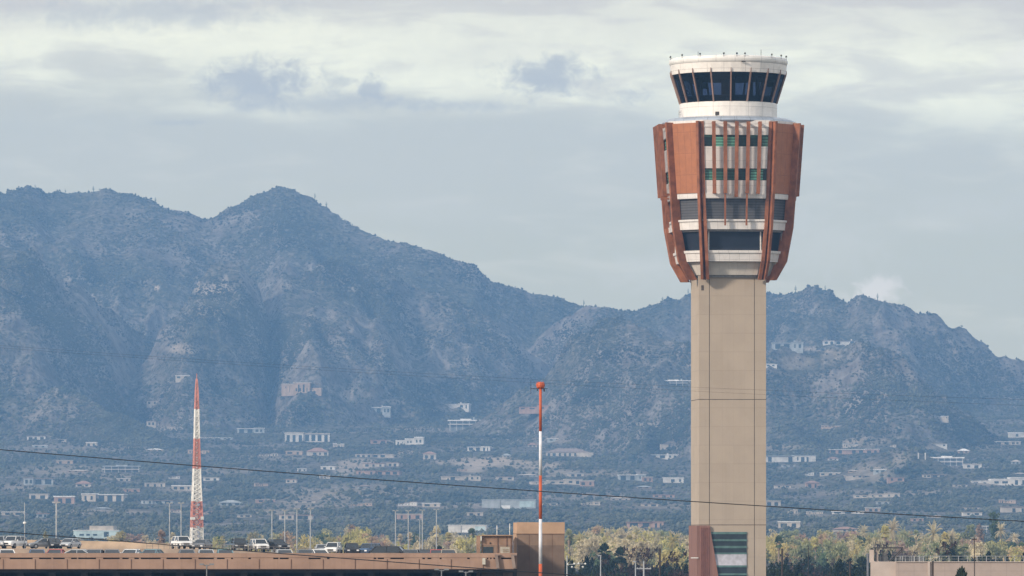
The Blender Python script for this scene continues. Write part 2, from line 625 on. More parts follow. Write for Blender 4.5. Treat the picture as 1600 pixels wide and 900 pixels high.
def build_terrain():
    me = bpy.data.meshes.new('terrain')
    n = NC * NR
    me.vertices.add(n)
    co = np.stack([GX, GY, GZ], axis=-1).reshape(-1, 3).astype(np.float32)
    me.vertices.foreach_set('co', co.ravel())
    i = np.arange(NR - 1)[:, None] * NC + np.arange(NC - 1)[None, :]
    q = np.stack([i, i + 1, i + NC + 1, i + NC], axis=-1).reshape(-1, 4)
    nf = len(q)
    me.loops.add(nf * 4)
    me.loops.foreach_set('vertex_index', q.ravel().astype(np.int32))
    me.polygons.add(nf)
    me.polygons.foreach_set('loop_start', (np.arange(nf) * 4).astype(np.int32))
    me.polygons.foreach_set('loop_total', np.full(nf, 4, np.int32))
    # bare earth, cuts and roads: real differences of ground colour
    soil = np.zeros((NR, NC))
    P = GU * F + 800
    for (cx, cy, rx, ry, w) in BARE:
        d = ((P - cx) / rx) ** 2 + ((GP - cy) / ry) ** 2
        nn = 0.5 + 0.9 * fbm(GX / 22, GY / 40, 4)
        soil = np.maximum(soil, np.clip(1.5 - d, 0, 1) * w * np.clip(nn + 0.35, 0, 1))
    at = me.attributes.new('soil', 'FLOAT', 'POINT')
    at.data.foreach_set('value', soil.ravel().astype(np.float32))
    me.update(calc_edges=True)
    m = bpy.data.materials.new('desert_ground')
    m.use_nodes = True
    T = NT(m.node_tree)
    b = T.n['Principled BSDF']
    b.inputs['Roughness'].default_value = 0.95
    b.inputs['Specular IOR Level'].default_value = 0.1
    tc = T.n.new('ShaderNodeTexCoord')
    obj = tc.outputs['Object']
    big = T.noise(obj, 0.006, 5.0, 0.6, 0.4)
    md = T.noise(obj, 0.035, 6.0, 0.65, 0.6)
    fine = T.noise(obj, 0.16, 5.0, 0.7)
    rock = T.mix(T.mr(md, 0.35, 0.68), (0.12, 0.10, 0.09), (0.285, 0.25, 0.225))
    scrub = T.mix(T.mr(fine, 0.35, 0.7), (0.045, 0.048, 0.035), (0.135, 0.125, 0.09))
    geo = T.n.new('ShaderNodeNewGeometry')
    nz = T.xyz(geo.outputs['Normal'])[2]
    steep = T.mr(nz, 0.70, 0.93, 1.0, 0.0)
    f = T.m('ADD', T.m('MULTIPLY', steep, 0.3), T.m('MULTIPLY', T.m('SUBTRACT', big, 0.5), 2.6))
    f = T.m('ADD', f, T.m('MULTIPLY', T.m('SUBTRACT', fine, 0.5), 2.6))
    c = T.mix(T.mr(f, -0.25, 0.55), scrub, rock)
    a = T.n.new('ShaderNodeAttribute')
    a.attribute_name = 'soil'
    c = T.mix(a.outputs['Fac'], c, T.mix(fine, (0.34, 0.27, 0.21), (0.60, 0.50, 0.41)))
    T.l.new(c, b.inputs['Base Color'])
    bp = T.n.new('ShaderNodeBump')
    bp.inputs['Distance'].default_value = 7.0
    bp.inputs['Strength'].default_value = 0.9
    h = T.m('ADD', T.m('MULTIPLY', fine, 0.7), T.m('MULTIPLY', md, 1.0))
    T.l.new(h, bp.inputs['Height'])
    T.l.new(bp.outputs[0], b.inputs['Normal'])
    me.materials.append(m)
    o = bpy.data.objects.new('terrain', me)
    COL.objects.link(o)
    o['kind'] = 'structure'
    return o


BARE = [(330, 452, 30, 9, 0.9), (352, 443, 5, 14, 0.9), (308, 440, 4, 10, 0.8), (290, 545, 28, 8, 0.8), (330, 480, 28, 14, 0.35), (245, 450, 4, 4, 1.0),
        (105, 440, 5, 18, 0.5), (150, 300, 30, 5, 0.2), (740, 425, 24, 10, 0.35),
        (560, 617, 26, 11, 0.6), (620, 628, 30, 4, 0.5), (560, 725, 32, 9, 0.75), (540, 735, 18, 9, 0.7), (600, 712, 30, 4, 0.8), (640, 708, 24, 4, 0.6),
        (760, 722, 60, 8, 0.85), (830, 727, 50, 7, 0.7), (870, 740, 60, 6, 0.5), (740, 733, 20, 6, 0.8), (700, 722, 20, 5, 0.6), (960, 740, 50, 6, 0.4), (560, 770, 110, 14, 0.38),
        (490, 785, 60, 12, 0.4), (1245, 566, 26, 12, 0.4), (1300, 556, 16, 14, 0.4), (1275, 545, 20, 3, 0.7), (1360, 740, 34, 14, 0.5), (1410, 720, 16, 14, 0.5),
        (1350, 690, 40, 7, 0.55), (1250, 760, 40, 5, 0.4), (1220, 700, 60, 5, 0.4), (820, 690, 80, 6, 0.3), (660, 670, 60, 6, 0.3), (430, 715, 60, 5, 0.35), (350, 735, 60, 5, 0.35), (120, 700, 120, 10, 0.25), (900, 775, 90, 6, 0.35), (700, 790, 70, 5, 0.3), (1500, 700, 80, 6, 0.3), (1330, 770, 60, 5, 0.3), (100, 735, 70, 9, 0.45), (40, 760, 50, 6, 0.4), (170, 745, 40, 5, 0.4), (60, 640, 60, 20, 0.16), (380, 655, 30, 5, 0.4),
        (270, 670, 30, 5, 0.4), (290, 765, 40, 6, 0.4), (940, 640, 45, 16, 0.22), (1020, 665, 40, 5, 0.5), (1330, 640, 60, 40, 0.10), (620, 690, 26, 3, 0.6),
        (690, 640, 22, 4, 0.5), (860, 652, 20, 4, 0.4), (1500, 560, 40, 20, 0.15), (1560, 755, 40, 5, 0.5), (1240, 805, 60, 3, 0.4), (1450, 770, 40, 5, 0.4), (400, 615, 40, 6, 0.3),
        (440, 800, 60, 5, 0.5), (150, 800, 80, 5, 0.4), (350, 790, 40, 5, 0.3), (1040, 790, 60, 5, 0.3)]
terrain = build_terrain()

# haze: one closed box round camera and scene
hz = MB().box(-3900, 3900, -500, 9400, -3, 640).build('haze', None)
hz.data.materials.clear()
hm = bpy.data.materials.new('haze_air')
hm.use_nodes = True
T_ = NT(hm.node_tree)
T_.n.clear()
_o = T_.n.new('ShaderNodeOutputMaterial')
_v = T_.n.new('ShaderNodeVolumePrincipled')
_v.inputs['Color'].default_value = HAZE_COLOR
_v.inputs['Density'].default_value = HAZE_DENSITY
_v.inputs['Anisotropy'].default_value = 0.0
T_.l.new(_v.outputs[0], _o.inputs['Volume'])
hz.data.materials.append(hm)
tag(hz, kind='stuff')


# ------------------------------------------------------------------ desert scrub on the slopes: nobody could count it
def lump(seed, sub=0):
    r = random.Random(seed)
    if sub == 0:
        v = [(1, 0, 0), (-1, 0, 0), (0, 1, 0), (0, -1, 0), (0, 0, 1), (0.1, 0, -0.6)]
        v = [tuple(c * r.uniform(0.65, 1.25) for c in p) for p in v]
        f = [(0, 2, 4), (2, 1, 4), (1, 3, 4), (3, 0, 4), (2, 0, 5), (1, 2, 5), (3, 1, 5), (0, 3, 5)]
        return np.array(v), np.array(f)
    import bmesh
    bm = bmesh.new()
    bmesh.ops.create_icosphere(bm, subdivisions=sub, radius=1)
    for q in bm.verts:
        n = mnoise.noise(q.co * 1.6 + Vector((seed * 3.1, 0, 0)))
        q.co *= 1 + 0.55 * n + r.uniform(-0.16, 0.16)
        q.co.z *= 0.85
    bm.verts.ensure_lookup_table()
    v = np.array([tuple(q.co) for q in bm.verts]); f = np.array([[q.index for q in fc.verts] for fc in bm.faces])
    bm.free()
    return v, f


def scatter_lumps(name, pts, sizes, protos, m, flat=0.8, seed=1, sink=0.3):
    rs = np.random.RandomState(seed)
    V = []; Fc = []; off = 0
    for k, (pv, pf) in enumerate(protos):
        sel = np.arange(len(pts))[np.arange(len(pts)) % len(protos) == k]
        if len(sel) == 0: continue
        a = rs.rand(len(sel)) * 6.283
        ca, sa = np.cos(a), np.sin(a)
        s = sizes[sel]
        x = pv[None, :, 0] * ca[:, None] - pv[None, :, 1] * sa[:, None]
        y = pv[None, :, 0] * sa[:, None] + pv[None, :, 1] * ca[:, None]
        hs = flat * (0.75 + 0.5 * rs.rand(len(sel)))
        z = np.repeat(pv[None, :, 2], len(sel), 0) * hs[:, None]
        P = np.stack([x, y, z], -1) * s[:, None, None] + pts[sel][:, None, :]
        P[:, :, 2] += (s * sink)[:, None]
        V.append(P.reshape(-1, 3))
        Fc.append((pf[None] + (np.arange(len(sel)) * len(pv))[:, None, None] + off).reshape(-1, 3))
        off += len(sel) * len(pv)
    V = np.concatenate(V).astype(np.float32); Fc = np.concatenate(Fc).astype(np.int32)
    me = bpy.data.meshes.new(name)
    me.vertices.add(len(V)); me.vertices.foreach_set('co', V.ravel())
    me.loops.add(len(Fc) * 3); me.loops.foreach_set('vertex_index', Fc.ravel())
    me.polygons.add(len(Fc))
    me.polygons.foreach_set('loop_start', np.arange(len(Fc), dtype=np.int32) * 3)
    me.polygons.foreach_set('loop_total', np.full(len(Fc), 3, np.int32))
    me.materials.append(m)
    me.update(calc_edges=True)
    o = bpy.data.objects.new(name, me)
    COL.objects.link(o)
    return o


VIS = visible_mask()
HOUSE_RECTS = []     # filled by the houses: (x0, x1, y0, y1, distance)


def sample_ground(n, y0, y1, seed, dens=None, umax=0.100):
    """random spots, even in area of view, between two rows of the view"""
    rs = np.random.RandomState(seed)
    ok = VIS & (GP > y0) & (GP < y1) & (np.abs(GU) < umax) & (GY > 1500)
    r, c = np.nonzero(ok)
    # weight: vertical extent of the cell in the view
    w = np.abs(np.gradient(GP, axis=0))[r, c] + 0.02
    if dens is not None:
        w = w * dens(GU[r, c] * F + 800, GP[r, c], GX[r, c], GY[r, c])
    w = w / w.sum()
    k = rs.choice(len(r), n, replace=True, p=w)
    r, c = r[k], c[k]
    r = np.clip(r, 1, NR - 2); c = np.clip(c, 1, NC - 2)
    fr, fc = rs.rand(n), rs.rand(n)
    def L(A):
        return (A[r, c] * (1 - fr) + A[r + 1, c] * fr) * (1 - fc) + (A[r, c + 1] * (1 - fr) + A[r + 1, c + 1] * fr) * fc
    return np.stack([L(GX), L(GY), L(GZ)], -1), GP[r, c], GU[r, c] * F + 800


def leaf_mat(name, c1, c2, objrand=0.0, scale=0.05, trans=0.0):
    if name in MATS:
        return MATS[name]
    m = mat(name, c1, rough=0.9, color2=c2, scale=scale, detail=6.0, objrand=objrand, spec=0.1)
    if trans:
        T = NT(m.node_tree)
        b = T.n['Principled BSDF']; out = [n for n in T.n if n.type == 'OUTPUT_MATERIAL'][0]
        tr = T.n.new('ShaderNodeBsdfTranslucent')
        T.l.new(b.inputs['Base Color'].links[0].from_socket, tr.inputs['Color'])
        mx = T.n.new('ShaderNodeMixShader')
        mx.inputs[0].default_value = trans
        T.l.new(b.outputs[0], mx.inputs[1]); T.l.new(tr.outputs[0], mx.inputs[2])
        T.l.new(mx.outputs[0], out.inputs['Surface'])
    return m

# ------------------------------------------------------------------ hillside houses
WHITE = lambda: mat('house_white', (0.60, 0.57, 0.52), scale=0.2)
CREAM = lambda: mat('house_cream', (0.48, 0.42, 0.35), scale=0.2)
TAN = lambda: mat('house_tan', (0.42, 0.31, 0.23), scale=0.2)
PINK = lambda: mat('house_terracotta', (0.38, 0.25, 0.19), scale=0.2)
GREYH = lambda: mat('house_grey', (0.36, 0.38, 0.38), scale=0.2)
ROOF_T = lambda: mat('roof_tile', (0.33, 0.205, 0.16), scale=0.4)
ROOF_W = lambda: mat('roof_pale', (0.78, 0.76, 0.72), scale=0.2)
ROOF_B = lambda: mat('roof_brown', (0.26, 0.20, 0.17), scale=0.4)
PANE = lambda: mat('house_window_glass', (0.035, 0.05, 0.06), rough=0.15, scale=0.2, spec=0.6)
WALLS = {'w': WHITE, 'c': CREAM, 't': TAN, 'p': PINK, 'g': GREYH}
ROOFS = {'w': ROOF_W, 't': ROOF_T, 'b': ROOF_B, 'c': CREAM, 'g': GREYH}

# px, row of the base, width, height, wall, roof, form, label
HOUSES = [
    (470, 615, 64, 17, 't', 'c', 'mansion', 'large tan two storey mansion alone on the slope above the other left hand houses'),
    (480, 690, 70, 17, 'w', 'c', 'flat', 'long white flat roofed villa with three big dark openings in mid slope'),
    (496, 711, 34, 13, 'c', 't', 'hip', 'small cream house with tiled roof just below the long white villa'),
    (587, 646, 46, 13, 'g', 'w', 'flat', 'dark glassy modern house with pale chimney below the bare rock patch'),
    (709, 638, 48, 9, 'w', 'w', 'flat', 'low white house high on the slope left of the striped pole'),
    (728, 668, 56, 15, 'g', 'w', 'deck', 'white roofed hillside house on dark stilts left of the striped pole'),
    (640, 694, 44, 13, 'w', 'w', 'step', 'stepped white house climbing to the right in mid slope'),
    (592, 693, 24, 7, 'p', 't', 'flat', 'small reddish house beside the dark clump of trees left of the stepped white house'),
    (671, 717, 20, 13, 'c', 't', 'tower', 'narrow cream house with tiled top standing above the tan road cut'),
    (748, 704, 36, 8, 'w', 'w', 'flat', 'low white house with dark porch above the bare tan hillock'),
    (886, 712, 66, 13, 'c', 'b', 'hiplong', 'wide cream house with broad brown hip roof right of the striped pole'),
    (853, 642, 84, 10, 'p', 't', 'step', 'long reddish brown compound on the spur directly behind the red beacon pole'),
    (1052, 602, 56, 9, 'g', 'w', 'deck', 'pale roofed house jutting from the slope just left of the tower shaft'),
    (1231, 548, 48, 13, 'g', 'g', 'flat', 'dark green glass house on the ridge right of the tower shaft'),
    (1317, 538, 62, 8, 'w', 'b', 'flat', 'long thin white house on top of the dark right hand spur'),
    (1205, 575, 18, 5, 'w', 'w', 'flat', 'tiny white house touching the right edge of the tower shaft'),
    (1236, 721, 78, 12, 'w', 'g', 'flat', 'long white and glass villa right of the tower at the foot of the spur'),
    (1335, 709, 78, 9, 'p', 'w', 'flat', 'brown house under a thin bright white roof below the dark spur'),
    (1480, 727, 54, 16, 'w', 'w', 'deck', 'white multi level villa with dark terraces at the right'),
    (1520, 731, 28, 8, 'w', 'c', 'flat', 'small cream annexe just right of the multi level white villa'),
    (1590, 683, 26, 9, 'w', 'w', 'flat', 'small white house highest up the slope at the right edge'),
    (1575, 694, 40, 6, 'c', 'w', 'flat', 'low cream terrace house near the right edge under the highest white house'),
    (1563, 757, 90, 13, 'w', 'w', 'step', 'wide bright white estate in two steps near the right edge'),
    (1297, 744, 32, 5, 'c', 'w', 'flat', 'low pale roof half hidden in trees below the white roofed brown house'),
    (1352, 746, 60, 4, 'c', 'c', 'flat', 'very long low tan roof in the trees right of centre'),
    (1270, 762, 20, 12, 'p', 't', 'tower', 'small brick red house in the dark trees right of the tower'),
    (1207, 790, 26, 9, 'c', 'c', 'flat', 'cream box house beside the tower shaft on its right low on the slope'),
    (1370, 777, 72, 8, 'c', 'c', 'step', 'long low cream house with pink wall among trees right of the tower'),
    (1325, 802, 50, 4, 'w', 'w', 'flat', 'bright white flat roof crossed by the lower cable right of the tower'),
    (1233, 824, 34, 11, 'c', 'w', 'flat', 'pale pair of low blocks above the sunlit trees just right of the tower'),
    (1320, 830, 38, 8, 'c', 't', 'hip', 'cream house with reddish roof just above the sunlit palms'),
    (1585, 800, 40, 10, 'c', 'b', 'flat', 'tan roofed house by the tall trees at the right edge'),
    (1545, 832, 34, 10, 'w', 'w', 'frame', 'white open frame of an unfinished house left of the tall palm'),
    (1433, 814, 20, 5, 'p', 'c', 'flat', 'tiny peach coloured house below the lower cable on the right'),
    (190, 737, 60, 12, 'w', 'g', 'deck', 'pale house with pillared terrace under the lower cable on the left'),
    (60, 757, 46, 13, 'g', 'b', 'flat', 'grey shaded house group at the far left of the valley'),
    (60, 779, 30, 9, 'c', 'c', 'flat', 'small cream house above the tall dark trees at far left'),
    (100, 786, 32, 13, 'p', 'w', 'flat', 'pinkish boxy house with dark window left of the long cream house'),
    (160, 783, 66, 14, 'c', 'w', 'flat', 'long cream house with white fascia left of the red and white mast'),
    (130, 760, 24, 10, 'c', 't', 'hip', 'small peaked cream house above the long cream house on the left'),
    (242, 760, 32, 7, 'c', 'c', 'flat', 'low cream block to the left of the mast near its middle'),
    (205, 768, 26, 6, 'p', 'c', 'flat', 'peach wall house in the trees between the long cream house and the mast'),
    (284, 766, 32, 9, 'c', 'w', 'flat', 'pale house touching the left side of the mast'),
    (245, 786, 50, 6, 'g', 'b', 'flat', 'low dark roofed house close left of the mast foot'),
    (360, 789, 34, 9, 'g', 'g', 'hip', 'grey gabled house right of the mast'),
    (392, 676, 42, 9, 'g', 'w', 'flat', 'pale green grey house high on the slope right of the mast'),
    (335, 686, 56, 3, 'g', 'w', 'flat', 'very thin pale roof line behind the mast'),
    (285, 592, 22, 6, 'c', 'w', 'flat', 'tiny pale house highest above the mast tip'),
    (242, 632, 26, 6, 'c', 'b', 'flat', 'small isolated house up the slope left of the mast'),
    (246, 665, 34, 9, 'c', 'b', 'flat', 'cream walled ruinlike house on the left slope beside the mast'),
    (512, 733, 22, 6, 'w', 'w', 'flat', 'small bright white box near the road below the small tiled house'),
    (472, 736, 14, 5, 'w', 'w', 'flat', 'tiny white house beside the bright white box in the middle left'),
    (590, 741, 68, 7, 'p', 't', 'flat', 'long low red brick row above the lower cable in the centre'),
    (585, 714, 60, 6, 'c', 'c', 'flat', 'tan retaining terrace with a small house in the centre left'),
    (1175 - 145, 716, 60, 7, 'w', 'w', 'flat', 'low pale house with glass front left of the tower in mid slope'),
    (988, 750, 42, 11, 'g', 'w', 'flat', 'dark shaded house with white roof slab left of the tower'),
    (1052, 754, 32, 9, 'w', 'w', 'flat', 'cream block house close left of the tower shaft'),
    (1012, 752, 16, 9, 'p', 'c', 'flat', 'small peach block between the dark shaded house and the cream block'),
    (870, 756, 80, 9, 'c', 'c', 'step', 'long low cream building right behind the striped pole'),
    (917, 759, 22, 10, 'p', 'c', 'flat', 'peach end block right of the long low cream building'),
    (1037, 777, 34, 5, 'p', 't', 'flat', 'long low terracotta roof left of the tower low on the slope'),
    (720, 750, 62, 8, 'c', 'c', 'flat', 'tan low house with small white front above the lower cable'),
    (795, 794, 84, 16, 'g', 'g', 'shed', 'large grey warehouse with bright white door behind the striped pole'),
    (1008, 824, 58, 11, 'p', 't', 'flat', 'peach walled long building above the sunlit trees left of the tower'),
    (730, 832, 60, 13, 'w', 'w', 'shed', 'plain white warehouse above the trees left of the brown stair block'),
    (150, 840, 72, 21, 'g', 'w', 'big', 'pale blue green building with cream upper floor behind the parked cars'),
    (462, 812, 52, 9, 'c', 't', 'flat', 'pinkish low building behind the row of lamp posts'),
    (415, 785, 30, 6, 'p', 'c', 'flat', 'small orange pink house right of the mast above the lamp posts'),
    (20, 805, 34, 7, 'c', 'w', 'flat', 'small cream house at the far left edge above the parked cars'),
    (640, 810, 40, 9, 'p', 'c', 'flat', 'tan pink house behind the right hand row of lamp posts'),
    (1520, 805, 30, 6, 'w', 'c', 'flat', 'small white house under the lower cable near the tall trees'),
    (1400, 752, 26, 8, 'p', 'b', 'flat', 'rosy brown house in trees left of the wide white estate'),
    (1460, 748, 38, 6, 'c', 'b', 'flat', 'low brown roofed house just left of the wide white estate'),
    (1440, 722, 12, 12, 'w', 'w', 'gateposts', 'pair of thin white columns standing left of the multi level villa'),
]


def windows_row(h, x0, x1, z0, z1, n, y, gap=0.35):
    w = (x1 - x0) / n
    rr = random.Random(int(abs(x0 * 31 + z1 * 17)))
    for i in range(n):
        if n > 2 and rr.random() < 0.15: continue
        g1, g2 = rr.uniform(0.14, gap + 0.06), rr.uniform(0.14, gap + 0.06)
        a = x0 + w * (i + g1); b = x0 + w * (i + 1 - g2)
        z0 = z0 if rr.random() < 0.75 else min(z0, 0.2)
        MB().box(a, b, y - 0.12, y + 0.3, z0, z1).build('window', PANE(), h)


def make_house(i, px, py, w, hgt, wl, rf, form, label):
    x, Y, z = ground_at(px, py + 1)
    s = Y / F
    W = w * s; H = hgt * s * 0.92
    r = random.Random(i * 7 + 3)
    D = max(7.0, W * 0.4)
    HOUSE_RECTS.append((px - w / 2 - 1, px + w / 2 + 1, py - hgt, py + 1.5, Y))
    t = empty('warehouse' if form == 'shed' else 'gate_columns' if form == 'gateposts' else 'house', (x, Y + 1.0, z), r.uniform(-0.15, 0.15))
    wall = WALLS[wl](); roof = ROOFS[rf]()
    tag(t, label, 'columns' if form == 'gateposts' else 'warehouse' if form == 'shed' else 'house',
        group='houses on the desert slope' if form not in ('shed', 'gateposts') else None)
    base = -4.0
    hw = W / 2
    if form == 'gateposts':
        for q in (-hw, hw * 0.8):
            MB().box(q, q + 1.2, 0, 1.2, base, H).build('column', wall, t)
        return
    if form == 'frame':
        for q in np.linspace(-hw, hw, 6):
            MB().box(q - 0.15, q + 0.15, 0, 0.3, base, H).build('post', wall, t)
        MB().box(-hw, hw, -0.1, 0.25, H, H + 0.5).build('roof_beam', wall, t)
        MB().box(-hw, hw, 0.32, 0.6, H * 0.5, H * 0.5 + 0.4).build('floor_beam', wall, t)
        MB().box(-hw, hw, 1.5, D, base, H * 0.3).build('wall', mat('house_dim', (0.2, 0.19, 0.17), scale=0.2), t)
        return
    if form in ('flat', 'shed', 'big'):
        k = r.uniform(-0.35, 0.35) * hw
        if W > 22 and form == 'flat':
            side = 1 if r.random() < 0.5 else -1
            cut = side * hw * r.uniform(0.1, 0.45)
            lo, hi = (cut, hw) if side > 0 else (-hw, cut)
            MB().box(-hw, hw, 1.2, D, base, H * 0.82).build('wall', wall, t)
            MB().box(lo, hi, -0.5, D * 0.8, base, H * 0.9).build('wing', wall, t)
            MB().box(-hw - 0.6, hw + 0.6, 0.2, D + 0.6, H * 0.82 + 0.003, H * 0.82 + max(0.45, H * 0.09)).build('roof', roof, t)
            MB().box(lo - 0.5, hi + 0.5, -1.1, D * 0.8 + 0.3, H * 0.92, H).build('upper_roof', roof, t)
            windows_row(t, lo + 0.6, hi - 0.6, H * 0.22, H * 0.7, max(2, int((hi - lo) / 5)), -0.5)
            lo2, hi2 = (-hw, cut) if side > 0 else (cut, hw)
            windows_row(t, lo2 + 0.5, hi2 - 0.5, H * 0.1, H * 0.72, max(1, int((hi2 - lo2) / 7)), 1.2, 0.2)
        elif form == 'big':
            MB().box(-hw, hw, 0, D, base, H * 0.62).build('wall', mat('pale_teal_wall', (0.42, 0.52, 0.52), scale=0.2), t)
            MB().box(-hw * 0.3, hw * 0.75, 0.5, D, H * 0.62 + 0.003, H).build('upper_floor', CREAM(), t)
            MB().box(-hw - 0.3, hw + 0.3, -0.3, 0.45, H * 0.62 + 0.003, H * 0.66).build('roof', ROOF_W(), t)
            windows_row(t, hw * 0.3, hw * 0.6, H * 0.1, H * 0.5, 1, 0, 0.1)
            windows_row(t, -hw * 0.8, hw * 0.1, H * 0.2, H * 0.34, 3, 0, 0.3)
        elif form == 'shed':
            MB().box(-hw, hw, 0, D, base, H * 0.93).build('wall', wall, t)
            MB().box(-hw - 0.4, hw + 0.4, -0.4, D + 0.4, H * 0.93 + 0.003, H).build('roof', roof, t)
            MB().box(-hw * 0.28, hw * 0.05, -0.15, 0.2, 0, H * 0.35).build('loading_door', mat('bright_white', (0.85, 0.84, 0.8), scale=0.2), t)
            MB().box(-hw * 0.33, -hw * 0.3, -0.2, 0.2, 0, H * 0.9).build('downpipe', mat('house_dim', (0.2, 0.19, 0.17), scale=0.2), t)
            MB().box(hw * 0.4, hw * 0.95, -0.15, 0.2, H * 0.15, H * 0.8).build('side_bay', mat('pale_teal_wall', (0.42, 0.52, 0.52), scale=0.2), t)
        else:
            MB().box(-hw, hw, 0, D, base, H * 0.86).build('wall', wall, t)
            MB().box(-hw - 0.4, hw + 0.4, -0.5, D + 0.4, H * 0.86 + 0.003, H).build('roof', roof, t)
            windows_row(t, -hw + 0.5, hw - 0.5, H * 0.2, H * 0.68, max(2, int(W / 6)), 0)
    elif form == 'mansion':
        MB().box(-hw * 0.95, hw * 0.3, 0, D, base, H * 0.8).build('wall', wall, t)
        MB().box(-hw * 0.35, hw * 0.45, -1.5, D * 0.9, base, H * 0.93).build('wing', wall, t)
        MB().box(hw * 0.45 + 0.01, hw, 0.5, D, base, H * 0.45).build('terrace', wall, t)
        MB().box(-hw * 0.38, hw * 0.5, -1.8, D * 0.9, H * 0.93 + 0.003, H).build('roof', roof, t)
        MB().box(-hw * 0.98, -hw * 0.38 - 0.02, -0.3, D, H * 0.8 + 0.003, H * 0.87).build('side_roof', roof, t)
        windows_row(t, -hw * 0.3, hw * 0.4, H * 0.12, H * 0.42, 4, -1.5)
        windows_row(t, -hw * 0.25, hw * 0.3, H * 0.6, H * 0.78, 2, -1.5, 0.6)
        windows_row(t, -hw * 0.85, -hw * 0.45, H * 0.4, H * 0.6, 2, 0, 0.5)
    elif form in ('hip', 'hiplong', 'tower'):
        wh = H * (0.55 if form != 'tower' else 0.75)
        MB().box(-hw, hw, 0, D, base, wh).build('wall', wall, t)
        o = 0.9
        rb = MB()
        k = hw * (0.45 if form == 'hiplong' else 0.25)
        n = rb.verts([(-hw - o, -o, wh + .003), (hw + o, -o, wh + .003), (hw + o, D + o, wh + .003), (-hw - o, D + o, wh + .003),
                      (-k, D / 2, H * 1.05), (k, D / 2, H * 1.05)])
        for q in ((0, 3, 2, 1), (0, 1, 5, 4), (1, 2, 5), (2, 3, 4, 5), (3, 0, 4)):
            rb.face([n + a for a in q])
        rb.build('roof', roof, t)
        windows_row(t, -hw + 0.6, hw - 0.6, wh * 0.2, wh * 0.75, max(2, int(W / 5)), 0)
        if form == 'hiplong':
            MB().box(hw * 0.5, hw * 1.25, -1.5, 3, base, wh * 0.9).build('wing', wall, t)
    elif form == 'step':
        cuts = np.linspace(-hw, hw, 4)
        hs = [0.55, 0.8, 1.0] if r.random() < 0.7 else [1.0, 0.7, 0.85]
        for k in range(3):
            a, b_ = cuts[k] + 0.01, cuts[k + 1] - 0.01
            yo = -1.2 * k
            MB().box(a, b_, yo, D, base, H * hs[k] * 0.88).build('wing', wall, t)
            MB().box(a - 0.2, b_ + 0.2, yo - 0.5, D, H * hs[k] * 0.88 + 0.003, H * hs[k] + 0.002 * k).build('roof', roof, t)
            windows_row(t, a + 0.5, b_ - 0.5, H * hs[k] * 0.25, H * hs[k] * 0.62, 2, yo, 0.45)
    elif form == 'deck':
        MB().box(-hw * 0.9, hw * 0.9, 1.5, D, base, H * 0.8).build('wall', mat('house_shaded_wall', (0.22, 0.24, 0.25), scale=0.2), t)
        MB().box(-hw, hw, -1.5, D, H * 0.8 + 0.003, H * 0.93).build('roof', roof, t)
        MB().box(-hw * 0.3, hw * 0.3, -0.5, D * 0.8, H * 0.93 + 0.003, H * 1.05).build('upper_roof', roof, t)
        MB().box(-hw, hw * 0.92, -1.6, 1.3, H * 0.38, H * 0.47).build('balcony', WHITE(), t)
        for q in np.linspace(-hw * 0.9, hw * 0.88, 6):
            MB().box(q, q + 0.5, -1.3, -0.8, base, H * 0.8 - 0.01).build('pillar', WHITE(), t)
    if W > 30 and r.random() < 0.5 and form in ('flat', 'deck'):
        MB().box(hw * 0.4, hw * 0.4 + 1.6, 2, 3.4, H * 0.7, H * 1.22).build('chimney', wall, t)


for i, hs in enumerate(HOUSES):
    make_house(i, *hs)

# smaller roofs scattered through the trees
PL = [(40, 'the far left'), (110, 'the left lamp post'), (170, 'the pale blue green building'), (250, 'the left of the mast'), (330, 'the right of the mast'), (400, 'the black boxy car'), (450, 'the four middle lamp posts'),
      (520, 'the white crossover'), (580, 'the dark blue car'), (640, 'the lamp posts over the van like car'), (700, 'the white warehouse'), (770, 'the brown lobby'), (845, 'the striped pole'), (920, 'the floodlight frame'),
      (965, 'the two dark palms'), (1030, 'the dark pole left of the tower'), (1225, 'the dark cone shaped tree'), (1290, 'the small dark pointed tree'), (1350, 'the steel column'), (1400, 'the roof canopy'), (1460, 'the pole with pegs'),
      (1520, 'the thin pole on the railing'), (1580, 'the right border')]
rq = random.Random(5)
BANDS = [('high on the slope above', 648, 690), ('above the lower cable over', 695, 730), ('near the lower cable over', 735, 765), ('low in the valley above', 780, 812)]
CN = {'w': 'white', 'c': 'cream', 'p': 'rosy', 'g': 'grey', 't': 'tan'}
k_ = 1000
for (q, nm) in PL:
    for (bn, y0, y1) in BANDS:
        if rq.random() < 0.14 or (bn[0] == 'h' and rq.random() < 0.5): continue
        for tr in range(12):
            px = q + rq.uniform(-28, 28); py = rq.uniform(y0, y1); w = rq.uniform(13, 34); hh = rq.uniform(3.5, 7.5)
            if all(px + w / 2 < r[0] - 2 or px - w / 2 > r[1] + 2 or py < r[2] - 2 or py - hh > r[3] + 2 for r in HOUSE_RECTS) and not 1072 < px < 1204:
                break
        else:
            continue
        wl = rq.choice('wcccgtt'); rf = rq.choice('wccbgt')
        make_house(k_, px, py, w, hh, wl, rf, rq.choice(['flat', 'flat', 'step', 'hip']), 'small %s house %s %s' % (CN[wl], bn, nm))
        k_ += 1

